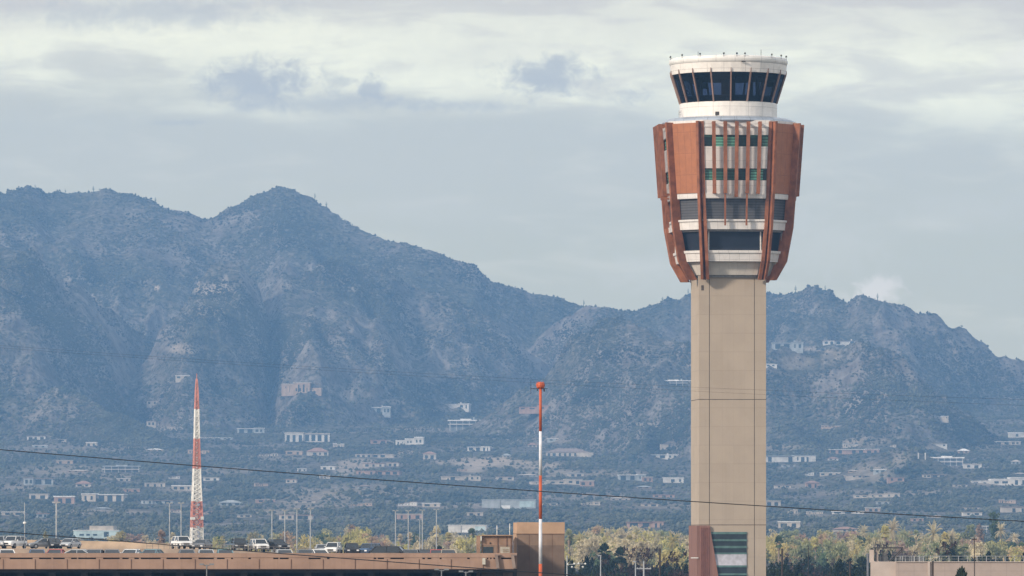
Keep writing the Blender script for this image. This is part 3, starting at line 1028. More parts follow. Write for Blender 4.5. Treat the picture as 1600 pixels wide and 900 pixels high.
# ------------------------------------------------------------------ vegetation stuff
def free_of_houses(P, gp, gx, sz):
    ok = np.ones(len(P), bool)
    keep = np.random.RandomState(len(P)).rand(len(P)) + (sz > 2.6)
    for (x0, x1, y0, y1, Y) in HOUSE_RECTS:
        # keep the fronts of the houses clear: nothing nearer than the house may cover its walls
        top = gp - sz * 1.25 / P[:, 1] * F
        hit = (gx > x0 - 5) & (gx < x1 + 5) & (top < y1 - 0.12 * (y1 - y0)) & (gp > y0 + 1) & (P[:, 1] < Y + 3)
        hit |= (gx > x0 - 2) & (gx < x1 + 2) & (np.abs(P[:, 1] - Y - 8) < 14) & (gp > y0 - 1)
        ok &= ~(hit & (keep > 0.22))
    return ok


sc_m = leaf_mat('scrub_leaves', (0.09, 0.09, 0.066), (0.028, 0.031, 0.023), scale=0.02)
P, gp, gx = sample_ground(90000, 270, 720, 5,
                          dens=lambda px, py, x, y: np.clip(0.42 + 2.3 * fbm(x / 120, y / 150, 4), 0.04, 2))
sz = 0.7 + 1.5 * np.random.RandomState(3).rand(len(P)) ** 2.2
k = free_of_houses(P, gp, gx, sz)
P, sz = P[k], sz[k]
o = scatter_lumps('desert_scrub', P, sz, [lump(s) for s in range(6)], sc_m, 0.9, 3)
tag(o, kind='stuff')

# bushes and saguaros showing on the skyline
sky_r = np.argmin(GP, axis=0)
rs = np.random.RandomState(21)
cand = np.nonzero(np.abs(cols) < 0.095)[0]
pk = rs.choice(cand, 260)
Ps = np.stack([cols[pk] * rows[sky_r[pk]], rows[sky_r[pk]], GZ[sky_r[pk], pk]], -1)
Ps[:, 1] += rs.uniform(-14, 5, len(pk))
o = scatter_lumps('ridge_bushes', Ps, 0.5 + 1.9 * rs.rand(len(pk)) ** 4, [lump(s + 40) for s in range(5)], sc_m, 1.1, 4)
tag(o, kind='stuff')
CW = ['just right of the far left peak', 'between the two rounded tops at the left', 'on the right shoulder of the highest peak', 'lower down the right side of the highest peak',
      'in the saddle in the middle of the view', 'left of the tower shaft on the low ridge', 'touching the left side of the tower shaft', 'first one right of the tower shaft',
      'second one right of the tower shaft', 'on top of the small peak right of the tower', 'on the far left peak itself', 'on the slope between left tops and highest peak']
cact = mat('saguaro_skin', (0.06, 0.075, 0.04))
for k, px in enumerate((102, 146, 492, 510, 912, 1035, 1075, 1243, 1289, 1371, 55, 243)):
    c = int(np.searchsorted(cols, (px - 800) / F))
    Y = float(rows[sky_r[c]])
    t = empty('saguaro_cactus', ((px - 800) / F * Y, Y - 2, float(GZ[sky_r[c], c]) - 0.5))
    tag(t, 'dark columnar cactus on the skyline ' + CW[k], 'cactus', group='saguaros on the skyline')
    h = 6 + (k * 37 % 5) * 0.9
    MB().tube([(0, 0, -1), (0, 0, h * 0.5), (0, 0, h)], [0.4, 0.42, 0.25], 7).build('stem', cact, t)
    for s in ((1, -1) if k % 2 else (1,)):
        MB().tube([(0, 0, h * 0.4), (s * 1.0, 0, h * 0.45), (s * 1.15, 0, h * 0.75)], [0.25, 0.28, 0.2], 6).build('arm', cact, t)


# trees between the houses: from here they read as one mass
def clump(seed):
    r = random.Random(seed)
    V = []; Fs = []
    for i in range(15):
        v, f = lump(seed * 31 + i)
        d = Vector((r.gauss(0, 1), r.gauss(0, 1), r.gauss(0, 1))).normalized() * r.uniform(0.35, 0.8)
        s = r.uniform(0.28, 0.5)
        Fs.append(f + len(V) * 6)
        V.append(v * s + np.array([d.x, d.y, d.z * 0.8]))
    return np.concatenate(V), np.concatenate(Fs)


def dens_sub(px, py, x, y):
    band = 0.12 + sstep(640, 750, py)
    n = np.clip(0.45 + 1.7 * fbm(x / 110, y / 150, 3), 0.0, 2)
    bare = np.ones_like(px)
    for (cx, cy, rx, ry, w) in BARE:
        d = ((px - cx) / rx) ** 2 + ((py - cy) / ry) ** 2
        bare = np.minimum(bare, 1 - min(1.0, w * 1.7) * (d < 1.2))
    return band * n * bare


tr_m = leaf_mat('valley_leaves', (0.125, 0.125, 0.085), (0.032, 0.044, 0.032), scale=0.02)
P, gp, gx = sample_ground(12500, 595, 850, 9, dens=dens_sub)
sz = 1.3 + 2.6 * np.random.RandomState(4).rand(len(P)) ** 1.6
k = free_of_houses(P, gp, gx, sz)
o = scatter_lumps('valley_trees', P[k], sz[k], [clump(s + 10) for s in range(8)], tr_m, 0.85, 5, 0.45)
tag(o, kind='stuff')
P, gp, gx = sample_ground(19000, 600, 850, 19, dens=lambda px, py, x, y: np.clip(0.6 + 1.2 * fbm(x / 70, y / 90, 3), 0.05, 2))
sz = 1.0 + 1.6 * np.random.RandomState(5).rand(len(P)) ** 1.6
k = free_of_houses(P, gp, gx, sz)
o = scatter_lumps('valley_shrubs', P[k], sz[k], [lump(s + 20) for s in range(5)], tr_m, 0.85, 6, 0.3)
tag(o, kind='stuff')

# ------------------------------------------------------------------ control tower
TX, TYD = wx(1138, 1000.0), 1000.0
ROT = math.radians(5.2)
tw = empty('control_tower', (TX, TYD, 0), ROT)
tag(tw, 'tall airport control tower with tan shaft, rust coloured fins and white dark glazed cab', 'control tower')
CONC = mat('tower_concrete', (0.425, 0.352, 0.28), rough=0.9, var=0.025, scale=0.25, streak=0.10, bump=0.02)
def formwork(m, step_z, step_x, amt):
    """faint pour lines, tie holes and board tone changes cast into the concrete"""
    T = NT(m.node_tree)
    b = T.n['Principled BSDF']
    c = b.inputs['Base Color'].links[0].from_socket
    tc = T.n.new('ShaderNodeTexCoord')
    s = T.xyz(tc.outputs['Object'])
    xy = T.m('ADD', s[0], s[1])
    fz = T.m('FRACT', T.m('DIVIDE', T.m('ADD', s[2], 0.4), step_z))
    fx = T.m('FRACT', T.m('DIVIDE', T.m('ADD', xy, 50.6), step_x))
    ln = T.m('MAXIMUM', T.m('LESS_THAN', fz, 0.045), T.m('LESS_THAN', fx, 0.03))
    wn = T.n.new('ShaderNodeTexWhiteNoise')
    T.l.new(T.comb(T.m('FLOOR', T.m('DIVIDE', T.m('ADD', xy, 50.6), step_x)), T.m('FLOOR', T.m('DIVIDE', T.m('ADD', s[2], 0.4), step_z)), 0.0), wn.inputs['Vector'])
    k = T.m('ADD', T.m('MULTIPLY', ln, amt), T.m('MULTIPLY', wn.outputs['Value'], amt * 0.55))
    c2 = T.mix(k, c, (0.12, 0.10, 0.08))
    T.l.new(c2, b.inputs['Base Color'])


formwork(CONC, 2.9, 1.75, 0.10)
JOINT = mat('joint_dark', (0.10, 0.08, 0.065), scale=1)
WHITEP = uv_mat('white_panel', (0.72, 0.69, 0.67), 'panel', rough=0.45, pu=1.55, pv=1.9, line=0.05, dark=0.45, offu=40, offv=0.4)
WHITEP2 = uv_mat('white_cab_panel', (0.78, 0.74, 0.70), 'panel', rough=0.45, pu=2.64, pv=1.45, line=0.06, dark=0.5, offu=40)
RINGM = uv_mat('ring_metal', (0.36, 0.41, 0.48), 'panel', rough=0.35, pu=2.0, pv=50, line=0.08, dark=0.6, metal=0.3, offu=40, offv=20)
RUST = mat('rust_fin', (0.30, 0.112, 0.055), rough=0.6, var=0.16, scale=0.8, streak=0.75)
RUSTP = uv_mat('rust_panel', (0.37, 0.138, 0.06), 'panel', rough=0.6, pu=1.15, pv=3.3, line=0.05, dark=0.55, var=0.08, offu=40)
LOUV = uv_mat('louver_grey', (0.085, 0.088, 0.10), 'louver', rough=0.6, pu=1.7, pv=0.42, line=0.05, dark=0.55, offu=40, offv=20)
DARKG = uv_mat('recess_glass', (0.022, 0.028, 0.042), 'panel', rough=0.12, pu=4.2, pv=40, line=0.04, dark=0.4, offu=40, offv=20)
BLIND = uv_mat('office_glass', (0.03, 0.09, 0.08), 'blind', rough=0.2, pu=1.93, pv=0.45, dark=0.85,
               colors=((0.014, 0.04, 0.042), (0.16, 0.42, 0.32)), offu=41.1)
MULL = mat('cab_mullion', (0.30, 0.19, 0.15), rough=0.5, scale=1)
CABG = glass_mat('cab_glass', (0.19, 0.24, 0.36))
DKIN = mat('cab_interior', (0.03, 0.033, 0.04), scale=0.5)


def tz(py, Y=990.0):
    return CZ + (HY - py) * Y / F


PY = [186, 304, 355, 408, 437]
PA = [10.0, 9.2, 8.85, 7.9, 6.3]
PH = [5.25, 4.90, 4.65, 4.30, 4.00]
PZ = [tz(p, 994) for p in PY]


def av(z): return float(np.interp(-z, [-q for q in PZ], PA))
def hv(z): return float(np.interp(-z, [-q for q in PZ], PH))


def octa(a, h, z):
    return [(-h, -a, z), (h, -a, z), (a, -h, z), (a, h, z), (h, a, z), (-h, a, z), (-a, h, z), (-a, -h, z)]


def band(name, y0, y1, off, m, label=None):
    z1, z0 = tz(y0, 994), tz(y1, 994)
    b = MB().loft([octa(av(z0) + off, hv(z0) + off * 0.4, z0), octa(av(z1) + off, hv(z1) + off * 0.4, z1)])
    o = b.build(name, m, tw)
    if label: o['label'] = label
    return o


# shaft
S = 5.25
b = MB()
b.hexa([(-S, -S, -0.5), (S, -S, -0.5), (S, S, -0.5), (-S, S, -0.5), (-S, -S, tz(429)), (S, -S, tz(429)), (S, S, tz(429)), (-S, S, tz(429))])
b.build('shaft', CONC, tw)
jb = MB()
for x in (-3.62, 3.42):
    jb.box(x - 0.045, x + 0.045, -S - 0.012, -S + 0.02, 0, tz(433))
jb.build('vertical_joint', JOINT, tw)
jb = MB()
for y in (623, 820):
    jb.box(-S - 0.012, S + 0.012, -S - 0.010, -S + 0.02, tz(y) - 0.05, tz(y) + 0.05)
    jb.box(-S - 0.010, -S + 0.02, -S + 0.021, S, tz(y) - 0.05, tz(y) + 0.05)
jb.build('horizontal_joint', JOINT, tw)
MB().box(-S + 0.35, -S + 0.75, -S - 0.03, -S + 0.01, tz(452), tz(444)).build('vent', JOINT, tw)

# brick coloured slanted cladding round the foot, and the banded lobby window
BR = mat('foot_cladding', (0.25, 0.13, 0.10), rough=0.8, var=0.12, scale=1.2, stretch=(3.0, 3.0, 0.08))
lx = lambda px: (px - 1138) / 10.0 * 0.99 - 0.65
b = MB()
zt, zb = tz(821), 0.0
xb = lx(1125 + 26)
n = b.verts([(-S - 0.35, -S - 0.45, zb), (xb, -S - 0.45, zb), (xb, -S + 0.05, zb), (-S - 0.35, S, zb),
             (-S - 0.35, -S - 0.45, zt), (lx(1108), -S - 0.45, zt), (lx(1108), -S + 0.05, zt), (-S - 0.35, S, zt)])
for q in ((0, 3, 2, 1), (4, 5, 6, 7), (0, 1, 5, 4), (1, 2, 6, 5), (2, 3, 7, 6), (3, 0, 4, 7)):
    b.face([n + i for i in q])
b.build('foot_cladding', BR, tw)
rb = MB()
for i in range(5):
    x = -S + 0.25 + i * 0.3
    rb.box(x, x + 0.12, -S - 0.53, -S - 0.44, zb, zt - 0.3)
rb.build('cladding_rib', mat('foot_rib', (0.22, 0.09, 0.07), scale=1), tw)
TEAL = mat('teal_frame', (0.10, 0.18, 0.17), rough=0.4, scale=1)
SLATE = mat('lobby_glass', (0.035, 0.048, 0.058), rough=0.25, scale=1)
x0, x1 = lx(1110), lx(1167)
MB().box(x0, x1, -S - 0.10, -S + 0.05, tz(935), tz(831)).build('lobby_window', SLATE, tw)
for (a, c) in ((831, 834.5), (842.5, 845.5), (853, 856.5), (863.5, 866), (883.5, 886.5), (896, 899), (908, 911)):
    MB().box(x0 - 0.02, x1 + 0.02, -S - 0.17, -S - 0.09, tz(c), tz(a)).build('window_rail', TEAL, tw)
MB().box(x0 + 0.02, x1 - 0.03, -S - 0.14, -S - 0.09, tz(883.5), tz(866)).build('window_blind', mat('blind_grey', (0.50, 0.50, 0.56), scale=1), tw)
MB().box(lx(1078), lx(1090), -S - 0.6, -S - 0.44, tz(872.5), tz(871)).build('wall_lamp', mat('lamp_white', (0.75, 0.75, 0.72)), tw)

# body bands, from the top down
band('cladding_band', 190, 213, 0.0, WHITEP)
band('cornice_ledge', 199, 201, 0.10, WHITEP)
band('office_window_band', 213, 231, -0.35, BLIND, 'upper band of green tinted office windows')
band('cladding_band', 231, 265, 0.0, WHITEP)
band('office_window_band', 265, 283.5, -0.35, BLIND, 'lower band of green tinted office windows')
band('cladding_band', 283.5, 304, 0.0, WHITEP)
band('cladding_ledge', 304, 311.5, 0.14, WHITEP)
band('louver_band', 311.5, 344, -0.40, LOUV)
band('cladding_ledge', 344, 347, 0.22, WHITEP)
band('cladding_band', 347, 359.5, 0.05, WHITEP)
band('soffit', 359.5, 362.5, -0.45, mat('soffit_grey', (0.30, 0.29, 0.29)))
band('recessed_window_band', 362.5, 392, -0.95, DARKG)
band('cladding_ledge', 392, 396, 0.05, WHITEP)
band('cladding_band', 396, 409, -0.12, WHITEP)
z1, z0 = tz(409.5, 994), tz(429.5, 994)
MB().loft([octa(6.0, 3.75, z0), octa(6.75, 4.15, z1)]).build('lower_panel', uv_mat('lower_panel', (0.62, 0.58, 0.53), 'panel', rough=0.5, pu=1.3, pv=30, line=0.03, dark=0.4, offu=40, offv=20), tw)
MB().loft([octa(5.6, 3.6, tz(433, 994)), octa(5.6, 3.6, z0 - 0.003)]).build('underside', mat('soffit_grey', (0.30, 0.29, 0.29)), tw)
# white posts in the recessed window band
for k in range(4):
    ca, sa = math.cos(k * math.pi / 2), math.sin(k * math.pi / 2)
    for s in (-1, 1):
        zc = tz(377, 994)
        t_ = s * (hv(zc) - 0.45); a_ = av(zc) - 0.62
        p = Vector((t_ * ca + a_ * sa, t_ * sa - a_ * ca, 0))
        MB().box(p.x - 0.09, p.x + 0.09, p.y - 0.09, p.y + 0.09, tz(392, 994), tz(362, 994)).build('corner_post', mat('lamp_white', (0.75, 0.75, 0.72)), tw)


def rot4(p, k):
    a = k * math.pi / 2
    return (p[0] * math.cos(a) - p[1] * math.sin(a), p[0] * math.sin(a) + p[1] * math.cos(a), p[2])


def fin(k, tfun, ys, depth, thick, inner=-0.3, name='fin', taper=None):
    """a plate standing out of face k; its profile follows the tapering body"""
    zs = [tz(y, 994) for y in ys]
    b = MB()
    loops = []
    for i, z in enumerate(zs):
        d = depth if taper is None else taper[i]
        t = tfun(z); a0 = av(z) + inner; a1 = av(z) + d
        loops.append([rot4(p, k) for p in ((t - thick / 2, -a1, z), (t + thick / 2, -a1, z), (t + thick / 2, -a0, z), (t - thick / 2, -a0, z))])
    loops.reverse()
    b.loft(loops)
    return b.build(name, RUST, tw)


THIN = ((-0.70, 305, 0), (-0.355, 304.5, 354), (-0.01, 310, 0), (0.335, 304.5, 354), (0.68, 305, 0))
for k in range(4):
    for fr, yb, y2 in THIN:
        tf = lambda z, fr=fr: fr * 5.25 * (1 - (PZ[0] - z) * 0.0052)
        for yq in (193.3, yb - 3.5):
            fin(k, tf, [yq, yq + 2.6], 0.9, 0.36, -0.1, 'fin_bracket')
        fin(k, lambda z, fr=fr: fr * 5.25 * (1 - (PZ[0] - z) * 0.0052), [193, yb], 1.48, 0.50, 0.85)
        if y2:
            fin(k, lambda z, fr=fr: fr * 5.25 * (1 - (PZ[0] - z) * 0.0052), [yb + 0.3, y2], 1.05, 0.24, 0.6)
    # solid corner panels on the slanting faces
    ya, yb = 194, 303
    loops = []
    for y in (yb, ya):
        z = tz(y, 994)
        a, h = av(z) + 0.22, hv(z) + 0.1
        nrm = 0.16
        loops.append([rot4(p, k) for p in ((h + 0.15, -a + 0.20, z), (a - 0.20, -h - 0.15, z), (a - 0.9, -h - 0.1 + 0.5, z), (h - 0.4, -a + 0.95, z))])
    MB().loft(loops).build('corner_panel', RUSTP, tw)
    # heavy paired fins on both edges of every main face, running the full height
    full = [192, 250, 304, 355, 408, 437]
    for s in (-1, 1):
        fin(k, lambda z, s=s: s * (hv(z) + 0.10), full, 0.42, 0.50, -0.5, 'corner_fin', taper=[0.125, 0.125, 0.17, 0.45, 0.55, 0.55])
        # its twin stands on the slanting face next to it
        zs = [tz(y, 994) for y in full]
        loops = []
        for z in reversed(zs):
            a, h = av(z), hv(z)
            # edge point and outward direction of the slanting face
            e = Vector((s * (h + 0.72), -a + 0.30 - 0.35, z))
            n1 = Vector((s * 0.42, -0.90, 0)).normalized(); t1 = Vector((s * 0.90, 0.42, 0)).normalized()
            w = 0.2
            loops.append([rot4(tuple(q), k) for q in (e - t1 * w + n1 * 0.62, e + t1 * w + n1 * 0.62, e + t1 * w - n1 * 0.9, e - t1 * w - n1 * 0.9)])
            if s < 0:
                loops[-1] = [loops[-1][i] for i in (1, 0, 3, 2)]
        MB().loft(loops).build('corner_fin', RUST, tw)

# roof ring above the offices, neck, cab
SG = 18
ST = math.radians(-4.5)
b = MB()
b.lathe([(9.6, tz(193, 992)), (10.25, tz(191, 992)), (10.42, tz(188.5, 992)), (10.25, tz(185.5, 992)), (9.6, tz(182.5, 992)), (8.9, tz(181.5, 992))], 72)
b.build('roof_ring', RINGM, tw)
b = MB().lathe([(7.62, tz(183, 992)), (7.62, tz(170, 992)), (7.62, tz(157.5, 992))], 54)
b.build('cab_neck', WHITEP2, tw)
ZS, ZH = tz(157.5, 992), tz(112.5, 992)      # sill, head of the cab windows
RS, RH = 7.58, 8.98
b = MB().lathe([(8.95, ZH), (9.14, tz(97, 992))], SG * 2, ST, cap=False)
b.lathe([(8.6, ZH), (9.0, ZH)], SG * 2, ST)
b.build('cab_fascia', WHITEP2, tw)
b = MB().lathe([(9.15, tz(96.6, 992)), (9.26, tz(94, 992)), (9.28, tz(91, 992)), (9.18, tz(88, 992)), (8.95, tz(86.4, 992)), (8.5, tz(85.8, 992))], 72)
b.build('cab_roof', uv_mat('cab_roof_panel', (0.74, 0.72, 0.69), 'panel', rough=0.4, pu=2.95, pv=60, line=0.07, dark=0.5, offu=40, offv=20), tw)
jl = MB()
for i in range(SG):
    an = ST + 2 * math.pi * i / SG
    def P(r, z, da=0.0):
        return Vector((r * math.sin(an + da), -r * math.cos(an + da), z))
    # slanted glass panes, one part each
    an2 = ST + 2 * math.pi * (i + 1) / SG
    def Q(r, z): return Vector((r * math.sin(an2), -r * math.cos(an2), z))
    g = MB()
    nn = g.verts([P(RS - 0.05, ZS + 0.01), Q(RS - 0.05, ZS + 0.01), Q(RH - 0.05, ZH - 0.01), P(RH - 0.05, ZH - 0.01),
                  P(RS - 0.12, ZS + 0.01), Q(RS - 0.12, ZS + 0.01), Q(RH - 0.12, ZH - 0.01), P(RH - 0.12, ZH - 0.01)])
    g.face([nn, nn + 1, nn + 2, nn + 3])
    g.build('cab_window', CABG, tw)
    m_ = MB()
    rad = Vector((math.sin(an), -math.cos(an), 0)); tan = Vector((math.cos(an), math.sin(an), 0))
    w = 0.10
    lo = rad * (RS + 0.02) + Vector((0, 0, ZS)); hi = rad * (RH + 0.05) + Vector((0, 0, ZH + 0.02))
    hi2 = rad * (RH + 0.17) + Vector((0, 0, tz(106, 992)))
    pts = []
    for q, dd in ((lo, 0.14), (hi, 0.14)):
        pts.append([q - tan * w - rad * 0.3, q - tan * w + rad * dd, q + tan * w + rad * dd, q + tan * w - rad * 0.3])
    m_.loft([[tuple(v) for v in l] for l in pts])
    m_.loft([[tuple(v) for v in l] for l in ([hi - tan * 0.06, hi - tan * 0.06 + rad * 0.16, hi + tan * 0.06 + rad * 0.16, hi + tan * 0.06],
                                             [hi2 - tan * 0.05, hi2 - tan * 0.05 + rad * 0.08, hi2 + tan * 0.05 + rad * 0.08, hi2 + tan * 0.05])])
    m_.build('mullion', MULL, tw)
# interior: ceiling, floor, console ring, core, desks
MB().lathe([(8.55, ZH - 0.5), (8.8, ZH + 0.05)], 36).build('cab_ceiling', DKIN, tw)
MB().lathe([(7.3, ZS - 0.4), (7.3, ZS + 0.05)], 36).build('cab_floor', DKIN, tw)
MB().lathe([(6.9, ZS), (7.2, ZS + 1.0)], 36).build('console', DKIN, tw)
MB().lathe([(1.1, ZS), (1.1, ZH)], 12).build('core', DKIN, tw)
for a in (0.7, 2.4, 3.9, 5.4):
    p = Vector((6.2 * math.sin(a), -6.2 * math.cos(a), 0))
    MB().bar((p.x, p.y, ZS), (p.x, p.y, ZH), 0.32, 8).build('column', DKIN, tw)
for i in range(SG):
    an = ST + 2 * math.pi * (i + 0.5) / SG
    if i % 5 == 0:
        p = Vector((7.1 * math.sin(an), -7.1 * math.cos(an), 0))
        MB().box(p.x - 0.5, p.x + 0.5, p.y - 0.2, p.y + 0.2, ZH - 1.6, ZH - 0.7).build('monitor', DKIN, tw)
# small fittings
BLK = mat('fitting_black', (0.02, 0.02, 0.022), rough=0.5)
for i, an in enumerate((-1.5, -1.02, -0.62, -0.2, 0.02, 0.16, 0.7, 0.98, 1.25, 2.2, 2.9, 3.6, 4.3)):
    r = 9.2
    x, y = r * math.sin(an), -r * math.cos(an)
    z = tz(88.2, 992)
    MB().bar((x, y, z - 0.3), (x, y, z + 0.35), 0.035, 5).bar((x, y, z + 0.3), (x, y, z + 0.55), 0.16, 8, 0.1).build('roof_lamp', BLK, tw)
for an, hh in ((0.62, 1.0), (-0.8, 0.7)):
    x, y = 7.5 * math.sin(an), -7.5 * math.cos(an)
    MB().bar((x, y, tz(86, 992) - 0.3), (x, y, tz(86, 992) + hh), 0.04, 5).build('antenna', BLK, tw)
a = math.radians(11)
MB().box(0.9, 1.5, -9.42, -9.2, tz(97.4, 992), tz(96, 992)).build('nozzle', BLK, tw)
a = -0.26 - ROT * 0
vx, vy = 7.66 * math.sin(a - 0.09), -7.66 * math.cos(a - 0.09)
MB().box(vx - 0.3, vx + 0.3, vy - 0.06, vy + 0.2, tz(179.5, 992), tz(174, 992)).build('vent', mat('vent_dark', (0.07, 0.06, 0.05)), tw)
rl = MB()
for (xx) in (-8.0, -7.7):
    rl.bar((xx, -2.2, tz(183, 992)), (xx, -2.2, tz(169, 992)), 0.06, 5)
rl.bar((-8.0, -2.2, tz(172, 992)), (-7.7, -2.2, tz(172, 992)), 0.05, 5)
rl.bar((-8.0, -2.2, tz(176, 992)), (-7.7, -2.2, tz(176, 992)), 0.05, 5)
rl.build('ladder', mat('galvanised', (0.42, 0.43, 0.44), rough=0.5), tw)

# ------------------------------------------------------------------ red and white lattice mast
MY = 1900.0
MRED = mat('mast_red', (0.60, 0.26, 0.20), scale=0.5)
MWHT = mat('mast_white', (0.82, 0.79, 0.73), scale=0.5)
mg = height_at(307, MY)
mast = empty('lattice_mast', (wx(307.5, MY), MY, mg), math.radians(12))
tag(mast, 'tall tapering red and white banded lattice mast rising behind the parking deck', 'radio mast')
ztop = wz(592, MY) - mg


def mw(z):      # half width
    py = HY - (z + mg - CZ) / MY * F
    return float(np.interp(py, [592, 606, 640, 690, 760, 800, 850, 880], [1.2, 3.6, 6.0, 8.2, 12.5, 16.5, 19.5, 21])) / 2 * MY / F * 0.93


bands = [(592, 639, MRED), (639, 685, MWHT), (685, 732, MRED), (732, 783, MWHT), (783, 824, MRED), (824, 905, MWHT)]
for (a, c, m) in bands:
    b = MB()
    z1 = wz(a, MY) - mg; z0 = max(0, wz(c, MY) - mg)
    n = max(3, int(round((z1 - z0) / 1.45)))
    zs = np.linspace(z0, z1, n + 1)
    for i in range(n):
        zA, zB = zs[i], zs[i + 1]
        wA, wB = mw(zA), mw(zB)
        cA = [(-wA, -wA, zA), (wA, -wA, zA), (wA, wA, zA), (-wA, wA, zA)]
        cB = [(-wB, -wB, zB), (wB, -wB, zB), (wB, wB, zB), (-wB, wB, zB)]
        for j in range(4):
            q = (j + 1) % 4
            b.bar(cA[j], cB[j], 0.21, 5, caps=False)
            b.bar(cA[j], cA[q], 0.11, 4, caps=False)
            b.bar(cA[j], cB[q], 0.14, 4, caps=False)
            b.bar(cA[q], cB[j], 0.14, 4, caps=False)
    b.build('mast_section', m, mast)
MB().bar((0, 0, ztop - 1), (0, 0, ztop + 1.6), 0.12, 6).build('tip_rod', MRED, mast)
cb = MB()
for i in range(3):
    cb.bar((-0.25 + i * 0.25, 0, 0), (-0.1 + i * 0.1, 0, ztop * 0.9), 0.12, 4)
cb.build('cable_ladder', MWHT, mast)
for z in (wz(789, MY), wz(824, MY), wz(832, MY), wz(838, MY)):
    z -= mg
    w_ = mw(z)
    MB().bar((w_ * 0.1, -w_ - 0.3, z), (w_ * 0.1, -w_ - 0.7, z), 0.42, 12).build('dish', mat('dish_grey', (0.35, 0.36, 0.40)), mast)
MB().box(-w_ - 0.5, -w_ * 0.5, -w_ - 0.4, -w_ + 0.4, wz(812, MY) - mg, wz(808, MY) - mg).build('equipment_box', MWHT, mast)
MB().box(w_ * 0.55, w_ + 0.1, -w_ - 0.4, -w_ + 0.4, wz(812, MY) - mg, wz(807, MY) - mg).build('equipment_box', MWHT, mast)

# ------------------------------------------------------------------ red and white beacon pole
BY = 620.0
ORG = mat('beacon_orange_red', (0.55, 0.115, 0.045), rough=0.5, scale=0.6, var=0.15)
WHT = mat('beacon_white', (0.72, 0.73, 0.78), rough=0.5, scale=0.6, streak=0.2)
bp = empty('beacon_pole', (wx(844.5, BY), BY, 0))
tag(bp, 'slim orange and white striped pole topped by an orange beacon basket', 'beacon pole')
yy = [607, 674, 743, 811, 881, 949, 1100]
cl = [ORG, WHT, ORG, WHT, ORG, WHT]
for i in range(6):
    z1, z0 = wz(yy[i], BY), max(0, wz(yy[i + 1], BY))
    def rr(z): return float(np.interp(z, [0, 12, 37], [0.215, 0.19, 0.135]))
    MB().bar((0, 0, z0), (0, 0, z1), rr(z0), 14, rr(z1)).build('pole_section', cl[i], bp, smooth=True)
zt = wz(607, BY)
MB().lathe([(0.22, zt), (0.36, zt + 0.12), (0.40, zt + 0.3), (0.36, zt + 0.5), (0.2, zt + 0.62)], 14).build('beacon_drum', ORG, bp)
cg = MB()
for i in range(8):
    a = i * math.pi / 4
    cg.bar((0.3 * math.cos(a), 0.3 * math.sin(a), zt), (0.42 * math.cos(a), 0.42 * math.sin(a), zt + 0.35), 0.025, 4)
    cg.bar((0.42 * math.cos(a), 0.42 * math.sin(a), zt + 0.35), (0.3 * math.cos(a), 0.3 * math.sin(a), zt + 0.66), 0.025, 4)
cg.build('cage', ORG, bp)
cm = MB()
cm.bar((-0.95, 0, zt - 0.02), (0.7, 0, zt - 0.02), 0.03, 5)
cm.bar((-0.93, 0, zt - 0.55), (-0.93, 0, zt + 0.75), 0.022, 5)
cm.bar((0.35, 0, zt - 0.3), (0.35, 0, zt), 0.08, 6)
cm.bar((-0.3, 0, zt - 0.25), (-0.3, 0, zt), 0.05, 6)
cm.build('cross_arm', BLK, bp)

# ------------------------------------------------------------------ parking structure
GYF = 660.0
def gz(py): return wz(py, GYF)
def gx_(px): return wx(px, GYF)
SALM = mat('parapet_concrete', (0.355, 0.235, 0.175), rough=0.9, var=0.10, scale=0.35, streak=0.30, color2=(0.30, 0.195, 0.145))
SLABC = mat('deck_concrete', (0.30, 0.25, 0.215), rough=0.9, scale=0.4)
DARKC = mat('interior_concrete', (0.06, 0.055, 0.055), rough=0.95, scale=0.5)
RAMPC = mat('ramp_concrete', (0.40, 0.31, 0.24), rough=0.9, scale=0.3)
formwork(SALM, 40.0, 3.3, 0.12)
pk_ = empty('parking_garage', (0, GYF, 0))
tag(pk_, 'long salmon concrete parking deck with slotted parapet and dark open level below', 'parking garage')
ZT, ZB = gz(864.2), gz(889)
XL, XR = -84.0, gx_(808)
DK = 20.0
MB().box(XL, XR, 0.35, 262, DK - 0.35, DK).build('deck_slab', SLABC, pk_)
MB().box(XL, XR, -0.0, 0.34, ZB, gz(873.6)).build('parapet', SALM, pk_)
MB().box(XL, XR, -0.04, 0.34, gz(871.2), ZT).build('parapet_beam', SALM, pk_)
MB().box(XL, XR, 0.40, 0.46, gz(874.0), gz(870.8)).build('slot_shade_strip', mat('slot_shade', (0.025, 0.02, 0.02)), pk_)  # dark strip added behind the slots, standing in for the shade inside
# piers between the slots, one by one as the photo shows them
slots = [(-8, 1), (15, 51), (61, 80), (83, 101), (111, 120), (122, 150), (161, 187), (191, 201), (210, 217), (220, 251), (260, 279), (281, 300),
         (310, 334), (339, 351), (361, 364), (388, 392), (427, 435), (437, 451), (482, 501), (511, 515), (584, 588), (590, 600), (610, 631),
         (660, 664), (668, 674), (687, 690), (730, 734), (761, 763), (766, 768), (771, 775), (783, 799)]
edges = []
cur = -700
for a, c in [(-160 + 50 * i - 500, -125 + 50 * i - 500) for i in range(10)] + slots:
    if a > cur:
        edges.append((cur, a))
    cur = c
edges.append((cur, 808))
for a, c in edges:
    MB().box(max(XL, gx_(a)), gx_(c), 0.004, 0.33, gz(873.6), gz(871.2)).build('parapet_pier', SALM, pk_)
jn = mat('joint_rust_brown', (0.15, 0.085, 0.06), scale=1)
for i in range(-9, 16):
    x = gx_(5 + 50 * i)
    if x > XL:
        MB().box(x - 0.03, x + 0.03, -0.05, -0.001, ZB, gz(873.8)).build('panel_joint', jn, pk_)
